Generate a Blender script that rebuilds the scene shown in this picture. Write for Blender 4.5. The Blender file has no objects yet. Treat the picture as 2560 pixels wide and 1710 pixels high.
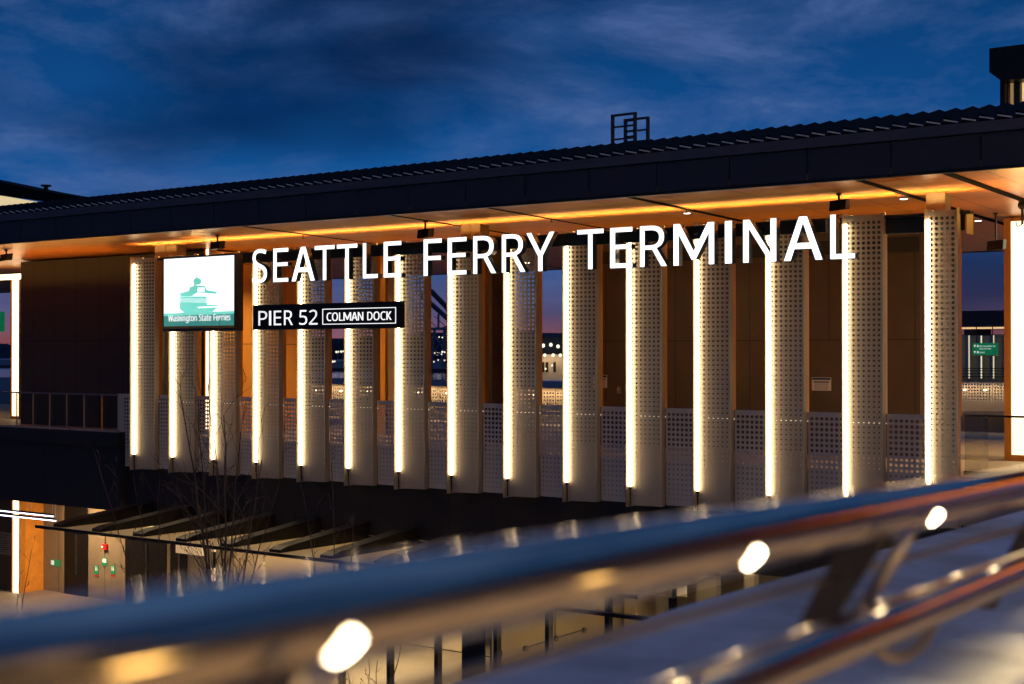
import bpy, bmesh, math, random
from mathutils import Vector, Matrix
S = bpy.context.scene
C = S.collection
random.seed(7)
R = math.radians
# ------------------------------------------------------------------ camera
YAW = math.atan2(0.5990, 0.8008); PITCH = 0.0074; FPX = 3650.0
VIEW = Vector((-math.sin(YAW), math.cos(YAW), 0)); RIGHT = Vector((math.cos(YAW), math.sin(YAW), 0))
FWD = (VIEW * math.cos(PITCH) + Vector((0, 0, 1)) * math.sin(PITCH)).normalized()
UP = RIGHT.cross(FWD)
cd = bpy.data.cameras.new('camera'); cam = bpy.data.objects.new('camera', cd); C.objects.link(cam)
cam.matrix_world = Matrix((RIGHT, UP, -FWD)).transposed().to_4x4()
cd.sensor_width = 36.0; cd.lens = FPX / 2560 * 36; cd.clip_start = 0.05; cd.clip_end = 12000
cd.dof.use_dof = True; cd.dof.focus_distance = 30.0; cd.dof.aperture_fstop = 2.7
S.camera = cam
S.view_settings.view_transform = 'Standard'; S.view_settings.look = 'None'; S.view_settings.gamma = 1
S.view_settings.exposure = 0.0
S.cycles.use_denoising = True; S.cycles.sample_clamp_indirect = 6.0
S.cycles.max_bounces = 6; S.cycles.diffuse_bounces = 3; S.cycles.glossy_bounces = 4; S.cycles.transmission_bounces = 6; S.cycles.transparent_max_bounces = 12
S.cycles.caustics_reflective = False; S.cycles.caustics_refractive = False
# ------------------------------------------------------------------ world: dusk sky
SUN_AZ = math.atan2(-VIEW.x, VIEW.y)
w = bpy.data.worlds.new('World'); S.world = w; w.use_nodes = True
nt = w.node_tree; nt.nodes.clear()
def N(t, **k):
    n = nt.nodes.new(t)
    for a, b in k.items(): setattr(n, a, b)
    return n
def L(a, b): nt.links.new(a, b)
def mth(op, a, b=None, clamp=False):
    n = N('ShaderNodeMath', operation=op); n.use_clamp = clamp
    for i, v in enumerate((a, b)):
        if v is None: continue
        if isinstance(v, (int, float)): n.inputs[i].default_value = v
        else: L(v, n.inputs[i])
    return n.outputs[0]
def ramp(fac, stops, interp='LINEAR'):
    n = N('ShaderNodeValToRGB'); n.color_ramp.interpolation = interp
    el = n.color_ramp.elements
    while len(el) > 1: el.remove(el[-1])
    el[0].position = stops[0][0]; el[0].color = tuple(stops[0][1]) + (1,)
    for p, c in stops[1:]:
        e = el.new(p); e.color = tuple(c) + (1,)
    L(fac, n.inputs[0]); return n.outputs[0]
def mixc(f, a, b, mode='MIX'):
    n = N('ShaderNodeMix', data_type='RGBA', blend_type=mode)
    if isinstance(f, (int, float)): n.inputs[0].default_value = f
    else: L(f, n.inputs[0])
    for i, v in ((6, a), (7, b)):
        if isinstance(v, (tuple, list)): n.inputs[i].default_value = tuple(v) + (1,) if len(v) == 3 else v
        else: L(v, n.inputs[i])
    return n.outputs[2]
tc = N('ShaderNodeTexCoord'); sep = N('ShaderNodeSeparateXYZ'); L(tc.outputs['Generated'], sep.inputs[0])
zz = sep.outputs[2]; zc = mth('MAXIMUM', zz, 0.0)
base = ramp(zc, [(0.0, (.33, .10, .10)), (.012, (.28, .10, .12)), (.028, (.09, .075, .17)), (.06, (.030, .085, .25)), (.11, (.006, .086, .30)), (.17, (.003, .064, .235)), (.26, (.003, .040, .15)), (.45, (.012, .055, .19)), (.7, (.036, .12, .37)), (1, (.04, .135, .42))])
# warm afterglow only towards the west (ahead); behind, over the city, a duller band
dotn = N('ShaderNodeVectorMath', operation='DOT_PRODUCT'); L(tc.outputs['Generated'], dotn.inputs[0]); dotn.inputs[1].default_value = tuple(VIEW)
west = mth('MULTIPLY_ADD', dotn.outputs['Value'], .5); nt.nodes[-1].inputs[2].default_value = .5
east = ramp(zc, [(0.0, (.10, .06, .05)), (.1, (.05, .05, .09)), (.25, (.01, .05, .16)), (.6, (.03, .10, .34)), (1, (.06, .15, .48))])
base = mixc(mth('MULTIPLY', west, 1.0, True), east, base)
# clouds on a flat layer high up
den = mth('ADD', zc, .10)
px_ = mth('DIVIDE', sep.outputs[0], den); py_ = mth('DIVIDE', sep.outputs[1], den)
cmb = N('ShaderNodeCombineXYZ'); L(px_, cmb.inputs[0]); L(py_, cmb.inputs[1])
mp = N('ShaderNodeMapping'); mp.inputs['Rotation'].default_value = (R(4), R(5), 0); mp.inputs['Scale'].default_value = (3.2, 3.2, 9.5); mp.inputs['Location'].default_value = (1.1, .35, 0.2); L(tc.outputs['Generated'], mp.inputs[0])
nz = N('ShaderNodeTexNoise'); nz.inputs['Scale'].default_value = 1.7; nz.inputs['Detail'].default_value = 10; nz.inputs['Roughness'].default_value = .64; nz.inputs['Distortion'].default_value = .25; L(mp.outputs[0], nz.inputs[0])
nz2 = N('ShaderNodeTexNoise'); nz2.inputs['Scale'].default_value = .7; nz2.inputs['Detail'].default_value = 3; L(mp.outputs[0], nz2.inputs[0])
cl = mth('MULTIPLY', ramp(nz.outputs[0], [(.42, (0, 0, 0)), (.53, (.30, .30, .30)), (.66, (1, 1, 1))]), ramp(nz2.outputs[0], [(.42, (.15, .15, .15)), (.62, (1, 1, 1))]))
dk = ramp(nz2.outputs[0], [(.40, (.34, .34, .40)), (.56, (1, 1, 1))])
base = mixc(1.0, base, dk, 'MULTIPLY')
base = mixc(cl, base, (.088, .150, .36))
sky = N('ShaderNodeTexSky', sky_type='NISHITA'); sky.sun_disc = False; sky.sun_elevation = R(-4); sky.sun_rotation = -SUN_AZ
skym = mixc(1.0, sky.outputs[0], (.004, .004, .004), 'MULTIPLY')
tot = mixc(1.0, base, skym, 'ADD')
gr = mth('GREATER_THAN', zz, -0.001)
tot = mixc(gr, (.004, .006, .012), tot)
bg = N('ShaderNodeBackground'); L(tot, bg.inputs[0]); bg.inputs[1].default_value = 1.0
wo = N('ShaderNodeOutputWorld'); L(bg.outputs[0], wo.inputs[0])
# the last of the daylight from the west, sun already down: a very weak broad lamp
sd = bpy.data.lights.new('dusk_sun', 'SUN'); sd.energy = 0.015; sd.angle = R(30); sd.color = (1, .6, .5)
so = bpy.data.objects.new('dusk_sun', sd); C.objects.link(so)
so.rotation_euler = (R(86), 0, math.atan2(-VIEW.x, VIEW.y) + math.pi)
# ------------------------------------------------------------------ maths
def ray(px, py): return RIGHT * (px - 1280) + UP * (855 - py) + FWD * FPX
def at(px, py, Y):
    r = ray(px, py); return r * (Y / r.y)
def X(px, Y):                       # where a sight line cuts a plane parallel to the facade
    dx = px - 1280; return Y * (-.5990 * FPX + .8008 * dx) / (.8008 * FPX + .5990 * dx)
def Z(px, py, Y): return (882 - py) / (.8008 * FPX + .5990 * (px - 1280)) * Y
def cv(r, u, d): return RIGHT * r + UP * u + FWD * d
# ------------------------------------------------------------------ materials
MATS = {}
def mat(name, col, rough=.5, metal=0.0, var=.12, scale=4.0, bump=0.0, emit=None, es=0.0, coat=0.0, stretch=None, trans=0.0, ior=1.45, spec=None, rvar=.08):
    m = bpy.data.materials.new(name); m.use_nodes = True
    t = m.node_tree; b = t.nodes['Principled BSDF']
    b.inputs['Roughness'].default_value = rough; b.inputs['Metallic'].default_value = metal
    b.inputs['Coat Weight'].default_value = coat; b.inputs['Transmission Weight'].default_value = trans; b.inputs['IOR'].default_value = ior
    if spec is not None: b.inputs['Specular IOR Level'].default_value = spec
    c0 = tuple(max(0, x * (1 - var)) for x in col); c1 = tuple(min(1, x * (1 + var)) for x in col)
    tcn = t.nodes.new('ShaderNodeTexCoord'); mpn = t.nodes.new('ShaderNodeMapping')
    if stretch: mpn.inputs['Scale'].default_value = stretch
    t.links.new(tcn.outputs['Object'], mpn.inputs[0])
    n = t.nodes.new('ShaderNodeTexNoise'); n.inputs['Scale'].default_value = scale; n.inputs['Detail'].default_value = 6; n.inputs['Roughness'].default_value = .6
    t.links.new(mpn.outputs[0], n.inputs[0])
    r = t.nodes.new('ShaderNodeValToRGB'); r.color_ramp.elements[0].position = .3; r.color_ramp.elements[1].position = .7
    r.color_ramp.elements[0].color = c0 + (1,); r.color_ramp.elements[1].color = c1 + (1,)
    t.links.new(n.outputs[0], r.inputs[0]); t.links.new(r.outputs[0], b.inputs['Base Color'])
    mr = t.nodes.new('ShaderNodeMapRange'); mr.inputs['To Min'].default_value = max(.02, rough - rvar); mr.inputs['To Max'].default_value = min(1, rough + rvar)
    t.links.new(n.outputs[0], mr.inputs[0]); t.links.new(mr.outputs[0], b.inputs['Roughness'])
    if bump:
        n2 = t.nodes.new('ShaderNodeTexNoise'); n2.inputs['Scale'].default_value = scale * 6; n2.inputs['Detail'].default_value = 5; t.links.new(mpn.outputs[0], n2.inputs[0])
        bp = t.nodes.new('ShaderNodeBump'); bp.inputs['Strength'].default_value = bump; bp.inputs['Distance'].default_value = .02
        t.links.new(n2.outputs[0], bp.inputs['Height']); t.links.new(bp.outputs[0], b.inputs['Normal'])
    if emit is not None:
        b.inputs['Emission Color'].default_value = tuple(emit) + (1,); b.inputs['Emission Strength'].default_value = es
    MATS[name] = m; return m
WARM = (1.0, .66, .33)
M = {}
M['panel'] = mat('perforated_metal', (.34, .295, .24), .5, .15, .06, 2.0)
M['channel'] = mat('dull_bronze_channel', (.20, .145, .09), .5, .3, .1)
M['panel2'] = mat('lightened_parapet_metal', (.62, .56, .46), .5, .1, .06, 2.0)  # column metal made lighter, standing in for missing ambient light
M['plate'] = mat('dark_post_plate', (.075, .065, .06), .45, .5, .1, 8.0)
M['slot'] = mat('slot_black', (.004, .004, .004), .9, 0, .1, spec=.05)
M['copper'] = mat('copper_cladding', (.62, .27, .05), .45, .2, .10, 3.0)
M['orange'] = mat('orange_cladding', (.78, .36, .06), .42, .1, .06, 1.5)
M['brown'] = mat('dark_brown_cladding', (.085, .060, .034), .55, .1, .12, 2.0, bump=.1)
M['fascia'] = mat('dark_fascia_panel', (.020, .025, .040), .6, .1, .12, 3.0, bump=.15)
M['fascia2'] = mat('grey_fascia_flashing', (.050, .058, .085), .55, .1, .12, 3.0, bump=.15)
M['black'] = mat('black_metal', (.010, .010, .011), .45, .3, .2)
M['charcoal'] = mat('charcoal_cladding', (.014, .013, .013), .6, .1, .15, 2.0, bump=.1)
M['roof'] = mat('dark_roof_metal', (.006, .006, .007), .8, .0, .15, spec=.1)
M['steel'] = mat('painted_steel', (.33, .27, .20), .5, .2, .08)
M['beam'] = mat('sign_beam_paint', (.03, .045, .045), .4, .2, .1)
M['deck'] = mat('deck_concrete', (.34, .28, .22), .6, 0, .15, 1.2, bump=.2)
M['asphalt'] = mat('asphalt', (.05, .05, .055), .75, 0, .25, .6, bump=.3)
M['stainless'] = mat('brushed_stainless', (.74, .62, .45), .07, 1.0, .05, 30.0, rvar=.03)
M['stain_post'] = mat('satin_steel_post', (.30, .27, .24), .38, 1.0, .08, 8.0)
M['ledge'] = mat('ledge_concrete', (.34, .36, .36), .55, 0, .55, 1.3, bump=.25)
M['tan'] = mat('tan_plaster', (.62, .50, .34), .7, 0, .08, 1.5)
M['grey'] = mat('grey_taupe_panel', (.26, .225, .19), .6, .05, .12, 1.5)
M['white'] = mat('off_white_print', (.75, .72, .68), .6, 0, .03)
M['ink'] = mat('dark_ink', (.03, .035, .06), .6)
M['navy'] = mat('navy_print', (.02, .05, .14), .6)
M['green'] = mat('green_sign_print', (.01, .22, .09), .5, emit=(.005, .16, .07), es=.6)
M['white_lit'] = mat('white_sign_print', (.8, .8, .8), .5, emit=(.8, .85, .8), es=.6)
M['red'] = mat('red_plastic', (.65, .02, .02), .35)
M['bark'] = mat('dark_bark', (.075, .055, .042), .8, 0, .3, 20, bump=.4)
M['hill'] = mat('dark_hill', (.012, .016, .03), .95, 0, .3, .01)
M['crane'] = mat('crane_steel', (.16, .19, .22), .6, .2, .1)
M['hull'] = mat('dark_warehouse', (.05, .05, .055), .7)
def emis(name, col, st):
    m = bpy.data.materials.new(name); m.use_nodes = True; b = m.node_tree.nodes['Principled BSDF']
    b.inputs['Base Color'].default_value = (.8, .8, .8, 1); b.inputs['Emission Color'].default_value = tuple(col) + (1,); b.inputs['Emission Strength'].default_value = st
    # slight unevenness of the lamp along its length
    n = m.node_tree.nodes.new('ShaderNodeTexNoise'); n.inputs['Scale'].default_value = 3
    mr = m.node_tree.nodes.new('ShaderNodeMapRange'); mr.inputs['To Min'].default_value = st * .85; mr.inputs['To Max'].default_value = st * 1.15
    m.node_tree.links.new(n.outputs[0], mr.inputs[0])
    # no two fittings burn quite alike
    oi = m.node_tree.nodes.new('ShaderNodeObjectInfo'); m2 = m.node_tree.nodes.new('ShaderNodeMapRange'); m2.inputs['To Min'].default_value = .82; m2.inputs['To Max'].default_value = 1.12
    mm = m.node_tree.nodes.new('ShaderNodeMath'); mm.operation = 'MULTIPLY'; m.node_tree.links.new(oi.outputs['Random'], m2.inputs[0]); m.node_tree.links.new(m2.outputs[0], mm.inputs[0]); m.node_tree.links.new(mr.outputs[0], mm.inputs[1])
    m.node_tree.links.new(mm.outputs[0], b.inputs['Emission Strength'])
    return m
M['led'] = emis('warm_led_strip', (1.0, .74, .42), 20)
M['letter'] = emis('letter_face_light', (.93, .97, 1.0), 1.7)
M['logo_face'] = emis('sign_face_light', (.95, 1.0, .98), 1.6)
M['pier_text'] = emis('pier_text_light', (1, 1, 1), 1.05)
M['puck'] = emis('warm_puck_light', (1.0, .82, .55), 26)
M['globe'] = emis('path_globe_light', (1.0, .62, .20), 17)
M['capl'] = emis('cap_light_lens', (1.0, .8, .5), 5)
M['dimamber'] = emis('dim_amber_window', (1.0, .55, .18), .25)
M['down'] = emis('downlight_lens', (1.0, .85, .62), 6)
M['lightbox'] = emis('warm_light_box', (1.0, .84, .52), 2.6)
M['lightcol'] = emis('warm_light_column', (1.0, .80, .46), 3.5)
M['pend'] = emis('cool_pendant_tube', (.92, .88, 1.0), 4)
M['port'] = emis('port_lamp', (1.0, .93, .65), 1.6)
M['inner'] = emis('hand_rail_led', (1.0, .85, .6), 2.0)
M['amber'] = emis('amber_window', (1.0, .62, .28), .9)
M['teal'] = emis('teal_print_backlit', (.16, .74, .58), .95)
M['teal_lo'] = emis('deep_teal_print_backlit', (.0, .26, .18), .75)
M['teal_hi'] = emis('pale_teal_print_backlit', (.55, .97, .88), .95)
M['wht_em'] = emis('white_print_backlit', (1, 1, 1), 1.0)
def glassm(name, tint, refl=.08):
    m = bpy.data.materials.new(name); m.use_nodes = True; t = m.node_tree; t.nodes.clear()
    o = t.nodes.new('ShaderNodeOutputMaterial'); tr = t.nodes.new('ShaderNodeBsdfTransparent'); tr.inputs[0].default_value = tuple(tint) + (1,)
    g = t.nodes.new('ShaderNodeBsdfGlossy'); g.inputs['Roughness'].default_value = .03; g.inputs[0].default_value = (.9, .9, .9, 1)
    f = t.nodes.new('ShaderNodeFresnel'); ge = t.nodes.new('ShaderNodeNewGeometry'); mr = t.nodes.new('ShaderNodeMapRange'); mr.inputs['To Min'].default_value = 1.5; mr.inputs['To Max'].default_value = 1 / 1.5; t.links.new(ge.outputs['Backfacing'], mr.inputs[0]); t.links.new(mr.outputs[0], f.inputs[0])
    mx = t.nodes.new('ShaderNodeMixShader'); t.links.new(f.outputs[0], mx.inputs[0]); t.links.new(tr.outputs[0], mx.inputs[1]); t.links.new(g.outputs[0], mx.inputs[2]); t.links.new(mx.outputs[0], o.inputs[0])
    return m
M['glass'] = glassm('clear_glass', (.88, .90, .88))
M['dark_glass'] = glassm('dim_glass', (.35, .37, .33))
def frosted():
    m = mat('frosted_canopy_glass', (.55, .55, .48), .4, 0, .08, 2.0)
    t = m.node_tree; b = t.nodes['Principled BSDF']; o = t.nodes['Material Output']
    tr = t.nodes.new('ShaderNodeBsdfTranslucent'); tr.inputs[0].default_value = (.75, .70, .5, 1)
    mx = t.nodes.new('ShaderNodeMixShader'); mx.inputs[0].default_value = .6
    t.links.new(b.outputs[0], mx.inputs[1]); t.links.new(tr.outputs[0], mx.inputs[2]); t.links.new(mx.outputs[0], o.inputs[0]); return m
M['frost'] = frosted()
def jointed(name, col, jx, jy, lw, rough, metal=.1, var=.1, axes=('X', 'Y'), jcol=None, scale=2.0, off=(0, 0), stretch=(1, 1, 1), bump=.05):
    """cladding with thin joints cut on a real-world grid (world metres along two object axes)"""
    m = mat(name, col, rough, metal, var, scale, bump=bump, stretch=stretch); t = m.node_tree; b = t.nodes['Principled BSDF']
    tcn = t.nodes.new('ShaderNodeNewGeometry'); s = t.nodes.new('ShaderNodeSeparateXYZ'); t.links.new(tcn.outputs['Position'], s.inputs[0])
    res = None
    for ax, j, of in ((axes[0], jx, off[0]), (axes[1], jy, off[1])):
        if not j: continue
        a = t.nodes.new('ShaderNodeMath'); a.operation = 'ADD'; a.inputs[1].default_value = of + 1000 * j; t.links.new(s.outputs[ax], a.inputs[0])
        mo = t.nodes.new('ShaderNodeMath'); mo.operation = 'MODULO'; mo.inputs[1].default_value = j; t.links.new(a.outputs[0], mo.inputs[0])
        lt = t.nodes.new('ShaderNodeMath'); lt.operation = 'LESS_THAN'; lt.inputs[1].default_value = lw; t.links.new(mo.outputs[0], lt.inputs[0])
        if res is None: res = lt.outputs[0]
        else:
            mx = t.nodes.new('ShaderNodeMath'); mx.operation = 'MAXIMUM'; t.links.new(res, mx.inputs[0]); t.links.new(lt.outputs[0], mx.inputs[1]); res = mx.outputs[0]
    src = b.inputs['Base Color'].links[0].from_socket
    mc = t.nodes.new('ShaderNodeMix'); mc.data_type = 'RGBA'; t.links.new(res, mc.inputs[0]); t.links.new(src, mc.inputs[6]); mc.inputs[7].default_value = tuple(x * .25 for x in col) + (1,)
    t.links.new(mc.outputs[2], b.inputs['Base Color']); return m
M['soffit'] = jointed('wood_tone_soffit_panel', (.46, .165, .03), 1.52, 1.15, .03, .36, .15, .06, off=(.3, .15), stretch=(.3, 4, 1), scale=3, bump=0.0)
M['wallj'] = jointed('dark_brown_wall_panel', (.085, .058, .032), .62, 3.05, .02, .5, .1, .15, axes=('X', 'Z'), off=(0, .0 - .26), stretch=(1, 1, .6))
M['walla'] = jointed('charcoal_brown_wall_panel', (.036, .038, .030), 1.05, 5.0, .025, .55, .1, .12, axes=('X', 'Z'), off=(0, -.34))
M['orangej'] = jointed('orange_wall_panel', (.80, .37, .06), 1.1, 2.2, .02, .42, .1, .05, axes=('Y', 'Z'), off=(0, 1.97))
M['bandj'] = jointed('charcoal_band_panel', (.012, .011, .011), 1.2, 0, .03, .6, .0, .15, axes=('X', 'Z'))
M['greyj'] = jointed('taupe_wall_panel', (.26, .22, .175), 1.2, 0, .02, .6, .05, .1, axes=('X', 'Z'))
# ------------------------------------------------------------------ mesh building
class MB:
    def __init__(s): s.v = []; s.f = []; s.m = []; s.cur = 0
    def face(s, pts):
        i = len(s.v); s.v += [tuple(p) for p in pts]; s.f.append(tuple(range(i, i + len(pts)))); s.m.append(s.cur)
    def box(s, x0, x1, y0, y1, z0, z1):
        i = len(s.v); s.v += [(x0, y0, z0), (x1, y0, z0), (x1, y1, z0), (x0, y1, z0), (x0, y0, z1), (x1, y0, z1), (x1, y1, z1), (x0, y1, z1)]
        for f in ((3, 2, 1, 0), (4, 5, 6, 7), (0, 1, 5, 4), (1, 2, 6, 5), (2, 3, 7, 6), (3, 0, 4, 7)): s.f.append(tuple(i + k for k in f)); s.m.append(s.cur)
        return s
    def prism(s, poly, vec):
        """closed polygon (3-D points) pushed along vec"""
        n = len(poly); i = len(s.v); vec = Vector(vec)
        s.v += [tuple(p) for p in poly] + [tuple(Vector(p) + vec) for p in poly]
        s.f.append(tuple(range(i, i + n))[::-1]); s.m.append(s.cur); s.f.append(tuple(range(i + n, i + 2 * n))); s.m.append(s.cur)
        for k in range(n):
            a, b = k, (k + 1) % n; s.f.append((i + a, i + b, i + n + b, i + n + a)); s.m.append(s.cur)
        return s
    def tube(s, pts, r, seg=8, caps=True):
        pts = [Vector(p) for p in pts]; rr = r if isinstance(r, (list, tuple)) else [r] * len(pts)
        rings = []; prev = None
        for k, p in enumerate(pts):
            t = (pts[min(k + 1, len(pts) - 1)] - pts[max(k - 1, 0)]).normalized()
            if prev is None:
                a = Vector((0, 0, 1)) if abs(t.z) < .9 else Vector((1, 0, 0)); n = t.cross(a).normalized()
            else:
                n = prev - t * prev.dot(t)
                n = n.normalized() if n.length > 1e-6 else t.orthogonal().normalized()
            prev = n; b = t.cross(n); i = len(s.v)
            s.v += [tuple(p + (n * math.cos(q) + b * math.sin(q)) * rr[k]) for q in (2 * math.pi * j / seg for j in range(seg))]; rings.append(i)
        for a, b in zip(rings, rings[1:]):
            for j in range(seg): s.f.append((a + j, a + (j + 1) % seg, b + (j + 1) % seg, b + j)); s.m.append(s.cur)
        if caps:
            s.f.append(tuple(rings[0] + j for j in range(seg))[::-1]); s.m.append(s.cur); s.f.append(tuple(rings[-1] + j for j in range(seg))); s.m.append(s.cur)
        return s
    def bar(s, a, b, w, h=None):
        """square bar between two points"""
        h = h or w; a = Vector(a); b = Vector(b); t = (b - a).normalized(); up = Vector((0, 0, 1)) if abs(t.z) < .9 else Vector((0, 1, 0))
        n = t.cross(up).normalized(); u = n.cross(t)
        q = [a + n * x * w / 2 + u * y * h / 2 for x, y in ((-1, -1), (1, -1), (1, 1), (-1, 1))]
        return s.prism(q, b - a)
    def ball(s, c, r, seg=8, ring=5):
        c = Vector(c); i = len(s.v)
        for a in range(1, ring):
            th = math.pi * a / ring
            for b in range(seg):
                ph = 2 * math.pi * b / seg; s.v.append(tuple(c + Vector((math.sin(th) * math.cos(ph), math.sin(th) * math.sin(ph), math.cos(th))) * r))
        s.v += [tuple(c + Vector((0, 0, r))), tuple(c - Vector((0, 0, r)))]; t = len(s.v) - 2
        for a in range(ring - 2):
            for b in range(seg): s.f.append((i + a * seg + b, i + (a + 1) * seg + b, i + (a + 1) * seg + (b + 1) % seg, i + a * seg + (b + 1) % seg)); s.m.append(s.cur)
        for b in range(seg):
            s.f.append((t, i + b, i + (b + 1) % seg)); s.m.append(s.cur); s.f.append((t + 1, i + (ring - 2) * seg + (b + 1) % seg, i + (ring - 2) * seg + b)); s.m.append(s.cur)
        return s
def rootof(o):
    while o.parent: o = o.parent
    return o
def build(name, mb, m, parent=None, smooth=False, bevel=0.0, **kw):
    org = Vector((0, 0, 0))
    if parent is not None: org = rootof(parent).location.copy()
    elif kw.get('kind') != 'structure':
        xs = [v[0] for v in mb.v]; ys = [v[1] for v in mb.v]; zs = [v[2] for v in mb.v]
        org = Vector(((min(xs) + max(xs)) / 2, (min(ys) + max(ys)) / 2, min(zs)))
    me = bpy.data.meshes.new(name); me.from_pydata([tuple(Vector(v) - org) for v in mb.v], [], mb.f)
    ms = m if isinstance(m, (list, tuple)) else [m]
    for q in ms: me.materials.append(q)
    me.polygons.foreach_set('material_index', mb.m)
    if smooth: me.polygons.foreach_set('use_smooth', [True] * len(mb.f))
    me.update()
    o = bpy.data.objects.new(name, me); C.objects.link(o)
    if parent is not None: o.parent = parent
    else: o.location = org
    if bevel:
        b = o.modifiers.new('edge', 'BEVEL'); b.width = bevel; b.segments = 2; b.limit_method = 'ANGLE'
    tag(o, **kw); return o
def tag(o, label=None, cat=None, group=None, kind=None):
    if label: o['label'] = label
    if cat: o['category'] = cat
    if group: o['group'] = group
    if kind: o['kind'] = kind
def thing(name, loc, label, cat, group=None):
    o = bpy.data.objects.new(name, None); C.objects.link(o); o.location = loc; o.empty_display_size = .3; tag(o, label, cat, group); return o
def copy_tree(o, parent=None):
    c = o.copy(); C.objects.link(c); c.parent = parent
    for ch in list(o.children): copy_tree(ch, c)
    return c
def B(x0, x1, y0, y1, z0, z1): return MB().box(x0, x1, y0, y1, z0, z1)
def lamp(name, kind, loc, energy, col=WARM, size=.2, size_y=None, rot=(0, 0, 0), spot=None, blend=.6, spread=None):
    l = bpy.data.lights.new(name, kind); l.energy = energy; l.color = col
    if kind == 'AREA':
        l.size = size
        if size_y: l.shape = 'RECTANGLE'; l.size_y = size_y
        if spread: l.spread = spread
    else: l.shadow_soft_size = size
    if spot: l.spot_size = spot; l.spot_blend = blend
    o = bpy.data.objects.new(name, l); C.objects.link(o); o.location = loc; o.rotation_euler = rot; return o
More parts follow.
